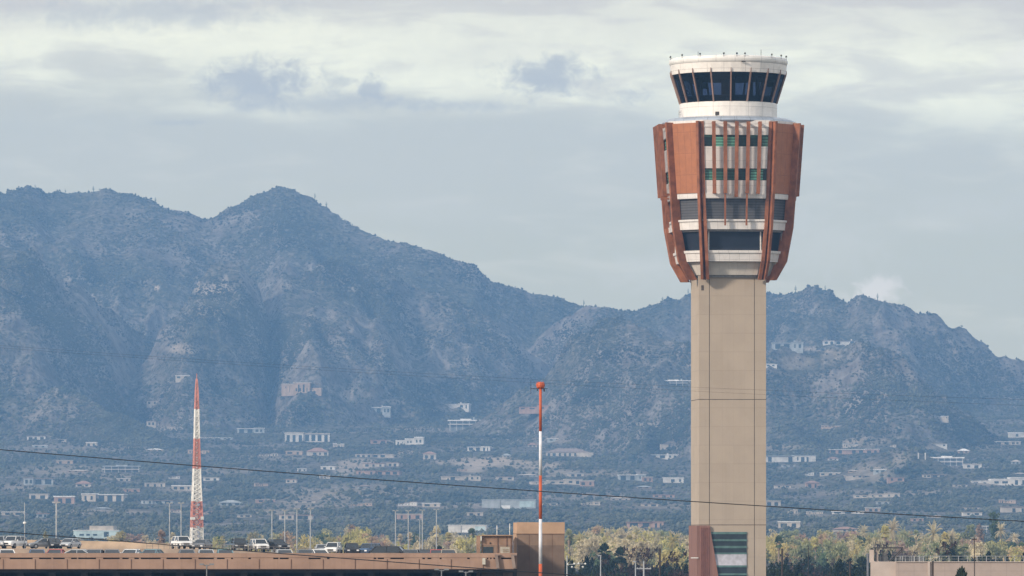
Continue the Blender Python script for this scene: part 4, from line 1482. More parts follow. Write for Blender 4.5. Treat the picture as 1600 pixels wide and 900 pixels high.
MB().box(XL, XR, -0.06, 0.2, ZB - 0.09, ZB - 0.003).build('drip_edge', mat('drip_dark', (0.05, 0.03, 0.025)), pk_)
# lower level
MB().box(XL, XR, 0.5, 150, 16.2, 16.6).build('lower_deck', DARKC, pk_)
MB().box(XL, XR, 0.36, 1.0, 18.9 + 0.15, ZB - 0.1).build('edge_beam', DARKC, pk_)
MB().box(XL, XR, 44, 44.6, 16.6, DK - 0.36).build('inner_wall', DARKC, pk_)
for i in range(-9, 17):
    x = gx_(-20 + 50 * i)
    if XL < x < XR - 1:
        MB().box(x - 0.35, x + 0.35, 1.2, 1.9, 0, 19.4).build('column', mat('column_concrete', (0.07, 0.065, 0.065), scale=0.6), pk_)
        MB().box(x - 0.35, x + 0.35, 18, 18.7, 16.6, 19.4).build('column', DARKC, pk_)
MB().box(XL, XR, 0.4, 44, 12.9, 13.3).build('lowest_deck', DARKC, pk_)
# sloped ramp behind the first row of cars, with kerb wall and far side wall
def ramp_z(px): return float(np.interp(px, [-600, 0, 280, 400, 540, 640, 700], [21.9, 21.36, 21.33, 20.95, 20.38, 20.22, 20.06]))
RY0, RY1 = 892 - GYF, 918 - GYF
b = MB(); 
pxs = [-260, -100, 0, 140, 280, 340, 400, 470, 540, 590, 640, 700]
for p, q in zip(pxs, pxs[1:]):
    xa, xb_ = wx(p, 900), wx(q, 900)
    b.hexa([(xa, RY0, DK + .003), (xb_, RY0, DK + .003), (xb_, RY1, DK + .003), (xa, RY1, DK + .003),
            (xa, RY0, ramp_z(p)), (xb_, RY0, ramp_z(q)), (xb_, RY1, ramp_z(q)), (xa, RY1, ramp_z(p))])
b.build('ramp', RAMPC, pk_)
b = MB()
def fw(p): return float(np.interp(p, [-260, 0, 110, 210, 330, 345], [838, 843, 844.5, 847, 852, 853]))
pxs = [-260, -100, 0, 110, 210, 330]
for p, q in zip(pxs, pxs[1:]):
    xa, xb_ = wx(p, 919), wx(q, 919)
    b.hexa([(xa, 918.5 - GYF, DK + .003), (xb_, 918.5 - GYF, DK + .003), (xb_, 918.9 - GYF, DK + .003), (xa, 918.9 - GYF, DK + .003),
            (xa, 918.5 - GYF, wz(fw(p), 919)), (xb_, 918.5 - GYF, wz(fw(q), 919)), (xb_, 918.9 - GYF, wz(fw(q), 919)), (xa, 918.9 - GYF, wz(fw(p), 919))])
b.build('far_wall', mat('far_wall_sand', (0.52, 0.40, 0.29), rough=0.9, scale=0.3), pk_)
# railing along the ramp
RAILM = mat('rail_grey', (0.22, 0.2, 0.19), scale=1)
for i, px in enumerate(range(230, 500, 9)):
    x = wx(px, 894)
    MB().box(x - 0.035, x + 0.035, 893 - GYF, 893.08 - GYF, ramp_z(px) - 0.1, ramp_z(px) + 0.75).build('rail_post', RAILM, pk_)
rb = MB()
for p, q in ((230, 280), (280, 400), (400, 500)):
    for dz in (0.4, 0.75):
        rb.bar((wx(p, 893), 893 - GYF, ramp_z(p) + dz), (wx(q, 893), 893 - GYF, ramp_z(q) + dz), 0.03, 4)
rb.build('rail', RAILM, pk_)
# end blocks, brackets and the pale light box on the parapet
BRK = mat('bracket_taupe', (0.26, 0.20, 0.17), scale=0.6)
for px in (776, 801.5):
    x = gx_(px)
    b = MB()
    b.hexa([(x - 0.02, -0.5, gz(888)), (x + 0.30, -0.5, gz(888)), (x + 0.30, -0.06, gz(888)), (x - 0.02, -0.06, gz(888)),
            (x - 0.20, -0.45, gz(868)), (x + 0.12, -0.45, gz(868)), (x + 0.12, -0.06, gz(868)), (x - 0.20, -0.06, gz(868))])
    b.box(x - 0.20, x + 0.40, -0.45, 0.5, gz(868) + 0.002, gz(866.2))
    b.build('bracket', BRK, pk_)
MB().box(gx_(753.5), gx_(758.5), -0.4, -0.05, gz(882), gz(872)).build('light_box', mat('light_box_cream', (0.55, 0.52, 0.45), scale=1), pk_)
# small bright things on the lower level
for i, (px, w) in enumerate(((14, 24), (217, 20), (430, 26), (585, 22), (630, 8), (648, 10), (671, 12))):
    pass

# stair block at the end of the deck
STY = 705.0
st = empty('stair_tower', (0, STY, 0))
tag(st, 'tall brown windowless stair block with sandy top behind the striped pole', 'stair tower')
BRN = mat('stair_brown', (0.175, 0.125, 0.098), rough=0.95, scale=0.5, streak=0.3, var=0.1)
BRN2 = mat('stair_mid', (0.245, 0.17, 0.125), rough=0.95, scale=0.5, streak=0.25, var=0.1)
SAND = mat('stair_sand', (0.43, 0.285, 0.19), rough=0.9, scale=0.5, var=0.06)
sx = lambda p, Y=STY: wx(p, Y)
sz_ = lambda p, Y=STY: wz(p, Y)
MB().box(sx(808), sx(882), 0, 6, 0, sz_(852)).build('wall_lower', BRN, st)
MB().box(sx(808), sx(882), 0.001, 6, sz_(852) + .002, sz_(834)).build('wall_middle', BRN2, st)
MB().box(sx(808) - 0.02, sx(882) + 0.02, -0.03, 6.02, sz_(834) + .002, sz_(816)).build('wall_top', SAND, st)
MB().hexa([(sx(802), 1.0, 0), (sx(808) - .003, 0.004, 0), (sx(808) - .003, 6, 0), (sx(802), 6, 0),
           (sx(802), 1.0, sz_(816.5)), (sx(808) - .021, 0.004, sz_(816.5)), (sx(808) - .021, 6, sz_(816.5)), (sx(802), 6, sz_(816.5))]).build('side_wall', SAND, st)
for p in (827, 845, 863):
    MB().box(sx(p) - 0.03, sx(p) + 0.03, -0.012, 0.0, 0, sz_(834)).build('wall_joint', jn, st)
MB().box(sx(802), sx(882), -0.05, 0.0, sz_(834.6), sz_(833.8)).build('string_course', jn, st)

LBY = 700.0
lb = empty('lift_lobby', (0, LBY, 0))
tag(lb, 'low brown rooftop lobby with dark window left of the stair block', 'lobby')
MB().box(wx(752, LBY), wx(801, LBY), 0, 5, 15, wz(852, LBY)).build('wall_lower', BRN2, lb)
MB().box(wx(752, LBY), wx(801, LBY), -0.02, 5, wz(852, LBY) + .002, wz(837, LBY)).build('wall_upper', mat('lobby_brown', (0.29, 0.185, 0.13), rough=0.9, scale=0.6), lb)
MB().box(wx(744.5, LBY), wx(750.5, LBY), -0.3, 0.6, 15, wz(837, LBY)).build('end_pier', mat('lobby_brown', (0.29, 0.185, 0.13)), lb)
MB().box(wx(751, LBY), wx(801, LBY), -0.4, 5.2, wz(837, LBY) + .002, wz(835.8, LBY)).build('coping', SAND, lb)
MB().box(wx(755, LBY), wx(770.5, LBY), -0.06, 0.2, wz(866, LBY), wz(854.5, LBY)).build('window', mat('lobby_glass', (0.015, 0.022, 0.03), rough=0.15), lb)
for p in (777, 791, 798):
    MB().box(wx(p, LBY), wx(p, LBY) + 0.09, -0.09, -0.021, wz(866, LBY), wz(838, LBY)).build('drain_pipe', jn, lb)
MB().box(wx(765, LBY), wx(767, LBY), -0.12, -0.021, wz(849.5, LBY), wz(847.5, LBY)).build('wall_light', BLK, lb)
MB().box(wx(751, LBY), wx(752.5, LBY), -0.5, 0, wz(845, LBY), wz(838, LBY)).build('floodlight', mat('lamp_white', (0.75, 0.75, 0.72)), lb)
ac = empty('rooftop_cooler', (wx(789, 690), 690, DK))
tag(ac, 'cream louvred cooling unit on the deck in front of the brown lobby', 'cooling unit')
acz = wz(854.5, 690) - DK
MB().box(-0.5, 0.5, 0, 1, 0, acz).build('casing', mat('cooler_cream', (0.44, 0.40, 0.33), scale=1), ac)
for i in range(5):
    MB().box(-0.22, 0.42, -0.05, -0.002, acz * (0.35 + 0.11 * i), acz * (0.40 + 0.11 * i)).build('louver', mat('cooler_louver', (0.27, 0.20, 0.14)), ac)

# ------------------------------------------------------------------ vehicles
TYRE = mat('tyre_black', (0.02, 0.02, 0.02), rough=0.9)
RIM = mat('rim_grey', (0.35, 0.35, 0.37), rough=0.35, metal=0.7)
CGL = mat('car_glass', (0.02, 0.028, 0.036), rough=0.08, spec=0.8, scale=0.5)
HL = mat('headlight_clear', (0.75, 0.76, 0.78), rough=0.15)
TL = mat('tail_light_red', (0.45, 0.02, 0.02), rough=0.3)
GRL = mat('grille_black', (0.015, 0.015, 0.017), rough=0.4)


def paint(name, c): return mat('paint_' + name, c, rough=0.28, var=0.05, scale=0.6, spec=0.6)


PAINTS = {'white': (0.74, 0.74, 0.73), 'silver': (0.40, 0.42, 0.44), 'grey': (0.14, 0.15, 0.165), 'black': (0.018, 0.019, 0.022),
          'blue': (0.05, 0.10, 0.19), 'red': (0.38, 0.035, 0.03), 'teal': (0.13, 0.26, 0.30), 'tan': (0.36, 0.30, 0.22)}
# stations from nose to tail: (y, z of sill, z of shoulder, z of roof or None, half width, half roof width)
KINDS = {
    'sedan': (4.7, 1.82, 1.44, [(0, .35, .62), (.25, .28, .74), (1.35, .25, .92), (2.0, .25, .96), (3.9, .25, .98), (4.5, .28, .96), (4.7, .4, .8)], (1.25, 2.05, 3.25, 4.15)),
    'suv': (4.8, 1.95, 1.78, [(0, .42, .85), (.2, .36, 1.02), (1.3, .34, 1.12), (2.0, .34, 1.14), (4.5, .34, 1.16), (4.7, .36, 1.1), (4.8, .45, .9)], (1.15, 1.75, 4.15, 4.72)),
    'pickup': (5.7, 2.0, 1.86, [(0, .5, .98), (.2, .42, 1.14), (1.4, .40, 1.2), (2.2, .4, 1.2), (4.0, .4, 1.2), (5.5, .42, 1.18), (5.7, .5, 1.1)], (1.3, 1.95, 3.5, 3.75)),
}
NPARTS = 0


def make_car(kind, color, x, Y, z, rz, label, cat=None):
    L, W, H, st_, cab = KINDS[kind]
    t = empty('pickup_truck' if kind == 'pickup' else 'parked_car', (x, Y, z), rz)
    tag(t, label, cat or {'sedan': 'car', 'suv': 'car', 'pickup': 'pickup truck'}[kind], group='vehicles parked on the deck')
    P = paint(color, PAINTS[color])
    hw = W / 2
    b = MB()
    loops = []
    for (y, zs, zt_) in st_:
        k = 1.0 if 0.2 < y < L - 0.3 else (0.86 if y in (0, L) else 0.95)
        w = hw * k
        yy_ = y - L / 2
        m_ = (zs + zt_) / 2
        loops.append([(-w * 0.94, yy_, zs), (w * 0.94, yy_, zs), (w, yy_, m_), (w * 0.92, yy_, zt_ - 0.04), (w * 0.6, yy_, zt_ + 0.02),
                      (-w * 0.6, yy_, zt_ + 0.02), (-w * 0.92, yy_, zt_ - 0.04), (-w, yy_, m_)])
    b.loft(loops)
    body = b.build('body', P, t, smooth=False)
    # greenhouse
    a0, a1, a2, a3 = [c - L / 2 for c in cab]
    zs = st_[3][2] - 0.02
    rw = hw * 0.74
    g = MB()
    def loop(y, z, w): return (y, z, w)
    n = g.verts([(-hw * .9, a0, zs), (hw * .9, a0, zs), (hw * .9, a3, zs), (-hw * .9, a3, zs),
                 (-rw, a1, H - 0.05), (rw, a1, H - 0.05), (rw, a2, H - 0.05), (-rw, a2, H - 0.05)])
    for q in ((4, 5, 6, 7), (0, 1, 5, 4), (1, 2, 6, 5), (2, 3, 7, 6), (3, 0, 4, 7)):
        g.face([n + i for i in q])
    g.build('windows', CGL, t)
    r = MB()
    r.hexa([(-rw - .02, a1 - .05, H - .07), (rw + .02, a1 - .05, H - .07), (rw + .02, a2 + .05, H - .07), (-rw - .02, a2 + .05, H - .07),
            (-rw * .9, a1 + .1, H), (rw * .9, a1 + .1, H), (rw * .9, a2 - .05, H), (-rw * .9, a2 - .05, H)])
    for s in (-1, 1):
        r.bar((s * hw * .89, a0, zs), (s * (rw), a1, H - .04), 0.05, 4)
        r.bar((s * hw * .89, a3, zs), (s * (rw), a2, H - .04), 0.07, 4)
        ym = (a1 + a2) / 2
        r.bar((s * hw * .905, ym, zs), (s * (rw + 0.01), ym, H - .04), 0.045, 4)
    r.build('roof', P, t)
    if kind == 'pickup':
        MB().box(-hw * .8, hw * .8, a3 + 0.1, L / 2 - 0.12, 1.0, 1.24).build('bed', GRL, t)
    fy = -L / 2
    hz_ = st_[0][2] - 0.06
    for s in (-1, 1):
        MB().box(s * hw * .66 - 0.17, s * hw * .66 + 0.17, fy - 0.02, fy + 0.25, hz_ - 0.12, hz_ + 0.05).build('headlight', HL, t)
        MB().box(s * hw * .78 - 0.12, s * hw * .78 + 0.12, L / 2 - 0.2, L / 2 + 0.02, hz_ - 0.05, hz_ + 0.12).build('tail_light', TL, t)
        MB().box(s * (hw + 0.08) - 0.09, s * (hw + 0.08) + 0.09, a0 + 0.3, a0 + 0.42, zs - .02, zs + .13).build('mirror', P, t)
    MB().box(-hw * .42, hw * .42, fy - 0.025, fy + 0.2, hz_ - 0.2, hz_ + 0.02).build('grille', GRL, t)
    MB().box(-hw * .8, hw * .8, fy - 0.03, fy + 0.3, st_[0][1] - 0.02, st_[0][1] + 0.10).build('bumper', GRL, t)
    wr = 0.34 if kind == 'sedan' else 0.39
    for s in (-1, 1):
        for y in (fy + 0.9, -fy - 0.95):
            w_ = MB().bar((s * (hw - 0.24), y, wr), (s * (hw + 0.01), y, wr), wr, 14).build('wheel', TYRE, t)
            MB().bar((s * (hw + 0.0), y, wr), (s * (hw + 0.03), y, wr), wr * 0.6, 10).build('rim', RIM, w_)
    return t


R_ = math.radians
# rear row, on the ramp, noses towards the photographer
rear = [
    ('suv', 'white', 22, -0.42, 'bright white sport utility vehicle, large, at the left end of the upper row'),
    ('suv', 'silver', -2, 0.0, 'silver car cut by the left border in the upper row'),
    ('sedan', 'grey', 69, -1.2, 'grey sedan standing nearly side on right of the white vehicle at far left'),
    ('sedan', 'black', 84, 0.25, 'dark sedan tucked behind the thin lamp post on the left'),
    ('sedan', 'silver', 109, -0.35, 'silver sedan with visible headlights right of the left lamp post'),
    ('suv', 'white', 284, 0.35, 'white van like car just left of the mast foot'),
    ('sedan', 'grey', 316, -0.25, 'grey sedan right at the mast foot'),
    ('suv', 'black', 374, 0.15, 'black boxy off road car right of the mast'),
    ('suv', 'white', 405, 0.3, 'white car beside the black pickup, third from the mast foot'),
    ('pickup', 'black', 430, 0.5, 'black pickup with open bed right of the white car'),
    ('sedan', 'silver', 503, 0.1, 'pale silver car behind the white sedan in the middle of the deck'),
    ('suv', 'white', 521, -0.15, 'white crossover beside the silver car in the middle of the deck'),
    ('suv', 'black', 550, 0.1, 'black sport utility vehicle right of the white crossover'),
    ('suv', 'blue', 577, -0.45, 'dark blue and white fronted car with long side in view'),
]
for k, c, px, rz, lab in rear:
    z = ramp_z(px)
    make_car(k, c, wx(px, 900), 898.5 + (6 if k == 'pickup' else 4) * 0.3, z + 0.003, rz, lab)
front = [
    ('sedan', 'white', 10, 0.2, 861.0, 'white car at the far left border with only its roof above the parapet'),
    ('sedan', 'blue', 58, 0.1, 858.5, 'dark blue car roof left of the small red car by the left lamp post'),
    ('sedan', 'red', 87, -0.1, 857.0, 'small red car roof below the left lamp post'),
    ('sedan', 'silver', 128, 1.3, 858.6, 'silver car roof, long, second from the dark blue roof'),
    ('sedan', 'grey', 148, -0.1, 859.0, 'grey car roof beside the long silver roof'),
    ('sedan', 'grey', 175, 0.1, 860.3, 'low grey car roof left of the white roof'),
    ('sedan', 'white', 205, -0.2, 857.6, 'white car roof left of the teal windscreen'),
    ('sedan', 'teal', 237, -0.3, 856.4, 'teal tinted car with its windscreen above the parapet'),
    ('sedan', 'grey', 292, 0.1, 858.8, 'grey windscreen below the white van like car'),
    ('sedan', 'silver', 322, 0.1, 861.0, 'silver roof just above the parapet below the grey sedan'),
    ('sedan', 'teal', 352, 0.1, 861.5, 'thin teal roof just above the parapet near the black off road car'),
    ('sedan', 'silver', 444, 0.15, 862.0, 'silver roof right below the black pickup'),
    ('sedan', 'grey', 477, 0.05, 862.3, 'thin grey roof left of the pale silver car'),
    ('sedan', 'white', 497, 0.45, 861.3, 'white nose of a sedan in front of the pale silver car'),
    ('suv', 'black', 615, 1.35, 857.2, 'black van like car with tinted glass above the right part of the parapet'),
    ('sedan', 'grey', 641, 0.1, 862.2, 'low grey roof right of the black van like car'),
    ('sedan', 'black', 665, 0.2, 863.0, 'low black roof near the right end of the deck'),
    ('sedan', 'red', 683, 0.1, 862.0, 'small red car near the right end of the deck'),
    ('sedan', 'tan', 700, 0.1, 863.2, 'barely showing tan roof right of the small red car'),
]
for k, c, px, rz, top, lab in front:
    H = KINDS[k][2]
    Y = 668.0
    # stands on the deck; its distance follows from how much of it shows above the parapet
    zt_ = DK + 0.003 + H
    drop = (CZ - zt_)
    Y = min(700.0, max(666.0, drop * F / max(1.0, top - HY)))
    make_car(k, c, wx(px, Y), Y, DK + 0.003, rz, lab)

# ------------------------------------------------------------------ lamp posts
GALV = mat('lamp_post_grey', (0.40, 0.42, 0.44), rough=0.5, scale=0.5)


def lamp_post(px, top, Y, label, zb=0.0, heads=2, dark=False, h=None, group='tall lamp posts behind the parking deck', w=0.11):
    t = empty('lamp_post', (wx(px, Y), Y, zb))
    tag(t, label, 'lamp post', group=group)
    z = wz(top, Y) - zb
    m = GALV if not dark else BLK
    hs = 0.35 if Y > 700 else 0.5
    if Y < 700: m = mat('street_lamp_grey', (0.20, 0.21, 0.22), rough=0.5)
    MB().tube([(0, 0, 0), (0, 0, z)], [w * 1.4, w * 0.9], 7).build('pole', m, t)
    for s in ((-1, 1) if heads == 2 else (1,)):
        MB().bar((0, 0, z - 0.15), (s * 0.35, 0, z - 0.02), 0.05, 5).build('arm', m, t)
        MB().box(s * hs - 0.22, s * hs + 0.22, -0.15, 0.15, z - 0.06, z + 0.10).build('lamp_head', m, t)
    return t


for i, (px, top, Y, lab) in enumerate((
        (88, 785, 900, 'tall grey lamp post rising behind the small red car at the left'),
        (265, 786, 1150, 'tall grey lamp post, farther left of the pair beside the mast'),
        (283, 786, 1150, 'tall grey lamp post directly left of the mast'),
        (425, 797, 1200, 'tall lamp post above the black pickup, first of four in a row'),
        (445, 797, 1200, 'tall lamp post, second of the four above the middle of the deck'),
        (464, 795, 1200, 'tall lamp post, third of the four above the middle of the deck'),
        (485, 795, 1150, 'tall lamp post beside the pale silver car, last of the first four'),
        (618, 798, 1250, 'tall lamp post above the black van like car'),
        (638, 798, 1250, 'tall lamp post, second of the four nearer the stair block'),
        (660, 797, 1250, 'tall lamp post, third of the four nearer the stair block'),
        (682, 796, 1250, 'tall lamp post nearest the white warehouse'),
        (656, 812, 1700, 'shorter thin pole between the second four lamp posts'))):
    lamp_post(px, top, Y, lab)
t = empty('globe_mast', (wx(38.5, 900), 900, 0))
tag(t, 'thin mast with a white globe behind the white vehicle at far left', 'mast')
zt = wz(785, 900)
MB().tube([(0, 0, 0), (0, 0, zt)], [0.10, 0.05], 6).build('pole', GALV, t)
MB().lathe([(0.05, wz(819, 900)), (0.2, wz(818.4, 900)), (0.25, wz(817, 900)), (0.2, wz(815.6, 900)), (0.05, wz(815, 900))], 10).build('globe', mat('lamp_white', (0.75, 0.75, 0.72)), t)
for px, top in ((776.5, 821), (796.5, 818)):
    t = empty('white_pole', (wx(px, 712), 712, 15))
    tag(t, 'short white pole above the lobby roof, %s' % ('next to the stair block' if px > 780 else 'farther from the stair block'), 'pole', group='white poles behind the lobby')
    MB().tube([(0, 0, 0), (0, 0, wz(top, 712) - 15)], [0.06, 0.05], 6).build('pole', mat('lamp_white', (0.75, 0.75, 0.72)), t)
# lamps in front of the deck and near the bottom edge
for px, top, Y, lab in ((323, 882, 640, 'grey street lamp with two arms in front of the salmon parapet'),
                        (690, 890, 630, 'grey street lamp top at the lower border below the red car'),
                        (728, 893, 640, 'grey lamp top at the lower border left of the light box')):
    lamp_post(px, top, Y, lab, heads=2, group='street lamps in front of the deck', w=0.07)
for px, top, Y, lab in ((938.5, 868, 1100, 'slender pale lamp post in front of the dark trees, left of the pair'),
                        (993, 877, 1100, 'slender pale post left of the cross arm pole')):
    t = empty('lamp_post', (wx(px, Y), Y, 0))
    tag(t, lab, 'lamp post', group='pale posts left of the tower')
    MB().tube([(0, 0, 0), (0, 0, wz(top, Y))], [0.16, 0.1], 6).build('pole', GALV, t)
    MB().box(-0.5, 0.1, -0.15, 0.15, wz(top, Y) - .1, wz(top, Y) + .06).build('lamp_head', GALV, t)
# flood light pole left of the tower
Y = 1050
t = empty('floodlight_pole', (wx(886, Y), Y, 0))
tag(t, 'floodlight frame with small white lamps right of the stair block', 'floodlights')
MB().tube([(0, 0, 0), (0, 0, wz(868, Y))], [0.16, 0.1], 6).build('pole', GALV, t)
MB().bar((0, 0, wz(882, Y)), (3.2, 0, wz(881, Y)), 0.06, 5).build('arm', GALV, t)
for q, p in ((0.1, 882), (0.8, 886), (1.2, 881), (1.9, 880.5), (2.6, 886), (3.0, 881)):
    MB().lathe([(0.05, wz(p, Y) - .18), (0.2, wz(p, Y)), (0.05, wz(p, Y) + .18)], 8).build('lamp', mat('lamp_white', (0.75, 0.75, 0.72)), t).location = (q, -0.1, 0)


def utility_pole(px, top, Y, label, arms=(), dark=True, w=0.16):
    t = empty('utility_pole', (wx(px, Y), Y, 0))
    tag(t, label, 'utility pole', group='utility poles near the lower edge')
    m = mat('pole_wood', (0.055, 0.042, 0.038), scale=0.5) if dark else GALV
    MB().tube([(0, 0, 0), (0, 0, wz(top, Y))], [w * 1.2, w], 7).build('pole', m, t)
    for (p, hw) in arms:
        MB().box(-hw, hw, -0.1, 0.05, wz(p, Y) - 0.07, wz(p, Y) + 0.07).build('cross_arm', m, t)
        for q in (-hw * .9, -hw * .45, hw * .45, hw * .9):
            MB().lathe([(0.07, wz(p, Y) + .07), (0.05, wz(p, Y) + .25)], 6).build('insulator', mat('insulator_grey', (0.3, 0.3, 0.3)), t).location = (q, 0, 0)


utility_pole(1006, 877, 1000, 'grey utility pole with pale cross arm left of the tower', ((888.5, 1.15),), dark=False, w=0.13)
utility_pole(1031, 857, 1000, 'dark wooden utility pole close left of the tower foot', ((878, 0.4),), w=0.15)
utility_pole(1222, 857, 900, 'dark wooden utility pole right of the tower foot', (), w=0.13)
utility_pole(1263, 853, 900, 'very thin dark pole right of the dark rounded tree', (), w=0.05)
utility_pole(1328, 877, 900, 'short dark pole left of the right hand building', (), w=0.13)
utility_pole(1457.5, 877, 560, 'dark pole with pegs in front of the right hand building', (), w=0.08)
utility_pole(1522.5, 840, 700, 'thin dark pole with small top rising right of the railing', ((842.5, 0.28),), w=0.05)
t = empty('steel_column', (wx(1356, 760), 760, 0))
tag(t, 'plain grey steel column at the left corner of the right hand building', 'column')
MB().lathe([(0.17, 0), (0.15, wz(866, 760) - .3), (0.19, wz(866, 760) - .3), (0.19, wz(865, 760))], 10).build('shaft', mat('steel_grey', (0.17, 0.18, 0.21)), t)

# ------------------------------------------------------------------ building at the lower right
RB = 800.0
rx = lambda p: wx(p, RB)
rz_ = lambda p: wz(p, RB)
t = empty('flat_roofed_building', (0, RB, 0))
tag(t, 'pinkish tan flat roofed building with roof railing at the lower right', 'building')
PNK = uv_mat('pink_wall', (0.40, 0.325, 0.285), 'panel', rough=0.9, pu=1.92, pv=1.28, line=0.05, dark=0.28, offu=40, offv=0.6, var=0.04)
PNK2 = mat('pink_wall_light', (0.50, 0.42, 0.37), rough=0.9, scale=0.5, var=0.05)
zt = rz_(878.5)
MB().loft([[(rx(1400), 0, 0), (rx(1700), 0, 0), (rx(1700), 30, 0), (rx(1400), 30, 0)],
           [(rx(1400), 0, zt), (rx(1700), 0, zt), (rx(1700), 30, zt), (rx(1400), 30, zt)]]).build('wall', PNK, t)
MB().hexa([(rx(1360.5), 0.6, 0), (rx(1400) - .003, 0.6, 0), (rx(1400) - .003, 29, 0), (wx(1362, 829), 29, 0),
           (rx(1360.5), 0.6, rz_(877.5)), (rx(1400) - .003, 0.6, rz_(877.5)), (rx(1400) - .003, 29, rz_(877.5)), (wx(1362, 829), 29, rz_(877.5))]).build('side_wing', PNK2, t)
MB().box(rx(1449.5), rx(1453), -0.25, -0.002, 0, zt).build('pilaster', PNK2, t)
MB().box(rx(1400), rx(1700), -0.12, 0.3, zt + .002, zt + 0.1).build('coping', PNK2, t)
RW = mat('railing_white', (0.36, 0.37, 0.38), rough=0.5)
rl = MB()
rl.bar((rx(1400), 0.1, rz_(869)), (rx(1700), 0.1, rz_(869)), 0.03, 5)
rl.bar((rx(1400), 0.1, rz_(873.5)), (rx(1700), 0.1, rz_(873.5)), 0.015, 4)
rl.build('rail', RW, t)
for i in range(21):
    x = rx(1410 + 14.6 * i)
    if x < rx(1700):
        MB().box(x - 0.04, x + 0.04, 0.08, 0.16, zt + 0.1, rz_(869)).build('rail_post', RW, t)
# rooftop plant with canopy
q = empty('rooftop_plant', (0, RB + 3, zt))
tag(q, 'roof top frame with dark canopy and slanting stair on the right hand building', 'rooftop frame')
zz = lambda p: rz_(p) - zt
DKF = mat('dark_frame', (0.05, 0.05, 0.055), rough=0.5)
MB().box(rx(1368), rx(1413), 0, 3.5, zz(857), zz(855)).build('canopy', DKF, q)
for p in (1369, 1381, 1411):
    MB().box(rx(p), rx(p) + 0.14, 0.1, 0.24, -0.05, zz(857) - .002).build('post', DKF, q)
MB().bar((rx(1391), 0.2, 0.1), (rx(1412), 0.2, zz(857.5)), 0.09, 5).build('stair_stringer', DKF, q)
MB().bar((rx(1394.5), 0.5, 0.1), (rx(1413), 0.5, zz(860)), 0.05, 5).build('handrail', DKF, q)
MB().box(rx(1362), rx(1368), 0.4, 2.2, -0.05, zz(859)).build('panel', PNK2, q)
MB().box(rx(1372), rx(1375), 0.8, 2.2, -0.05, zz(858.5)).build('panel', PNK2, q)
MB().box(rx(1377), rx(1390), 0.9, 2.0, -0.05, zz(868)).build('machine', mat('machine_grey', (0.12, 0.125, 0.13)), q)
MB().box(rx(1401), rx(1444), 1.2, 2.6, -0.05, zz(870.5)).build('duct', mat('machine_grey', (0.12, 0.125, 0.13)), q)
for p in (1402, 1409, 1417, 1424, 1431, 1439, 1445):
    MB().box(rx(p), rx(p) + 0.12, 1.0, 1.15, -0.05, zz(869)).build('bracket', RW, q)

# ------------------------------------------------------------------ cables across the view
CABM = mat('cable_black', (0.02, 0.02, 0.022), rough=0.6)


def cable(pts, Y, r, label, grp=None):
    pts = np.array(pts, float)
    xs = np.linspace(pts[0, 0], pts[-1, 0], 60)
    co = np.polyfit(pts[:, 0], pts[:, 1], 2)
    P = [(wx(x, Y), 0, wz(np.polyval(co, x), Y)) for x in xs]
    o = MB().tube(P, [r] * len(P), 5).build('power_cable', CABM)
    o.location = (0, Y, 0)
    tag(o, label, 'cable', group=grp)


cable([(-300, 678), (0, 703), (300, 724), (600, 747), (845, 767), (1077, 786), (1200, 795), (1600, 815), (1900, 828)], 420, 0.030,
      'thick dark cable sagging across the whole view at the height of the mast middle')
cable([(-300, 518), (0, 537), (500, 571), (840, 597), (1080, 605), (1600, 624), (1900, 632)], 520, 0.006,
      'faint thin cable across the mountain, upper of the two passing the tower shaft', 'thin upper cables')
cable([(-300, 522), (0, 541), (500, 573), (840, 603), (1080, 612), (1600, 634), (1900, 642)], 520, 0.006,
      'faint thin cable across the mountain, lower of the two passing the tower shaft', 'thin upper cables')
cable([(-300, 806), (0, 831), (210, 846), (400, 860), (560, 876), (745, 889), (900, 899), (1100, 912)], 600, 0.045,
      'dark cable dropping across the parked cars and the salmon parapet')

# ------------------------------------------------------------------ trees of the belt
LEAFS = {  # leaf hues, lightened to stand for a sun patch, darkened for cloud shade
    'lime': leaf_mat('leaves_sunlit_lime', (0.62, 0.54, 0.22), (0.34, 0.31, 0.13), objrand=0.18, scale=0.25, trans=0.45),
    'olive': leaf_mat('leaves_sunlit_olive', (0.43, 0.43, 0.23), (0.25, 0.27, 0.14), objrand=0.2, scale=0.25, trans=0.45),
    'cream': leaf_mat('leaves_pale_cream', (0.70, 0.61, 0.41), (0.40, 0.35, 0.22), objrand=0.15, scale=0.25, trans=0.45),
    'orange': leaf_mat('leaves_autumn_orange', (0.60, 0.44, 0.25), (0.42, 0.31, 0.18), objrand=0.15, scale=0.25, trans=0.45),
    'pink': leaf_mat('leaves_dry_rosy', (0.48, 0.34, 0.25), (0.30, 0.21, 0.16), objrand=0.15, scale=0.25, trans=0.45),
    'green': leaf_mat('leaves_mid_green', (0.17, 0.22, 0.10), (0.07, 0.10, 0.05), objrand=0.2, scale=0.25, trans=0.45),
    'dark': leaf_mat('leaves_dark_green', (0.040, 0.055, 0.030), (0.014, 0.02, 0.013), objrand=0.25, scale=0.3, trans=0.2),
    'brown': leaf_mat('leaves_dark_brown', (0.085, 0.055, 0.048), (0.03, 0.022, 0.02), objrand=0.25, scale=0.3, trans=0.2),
}
BARK = mat('bark', (0.13, 0.10, 0.08), scale=1.5)
PBARK = mat('palm_bark', (0.30, 0.22, 0.16), scale=1.5)


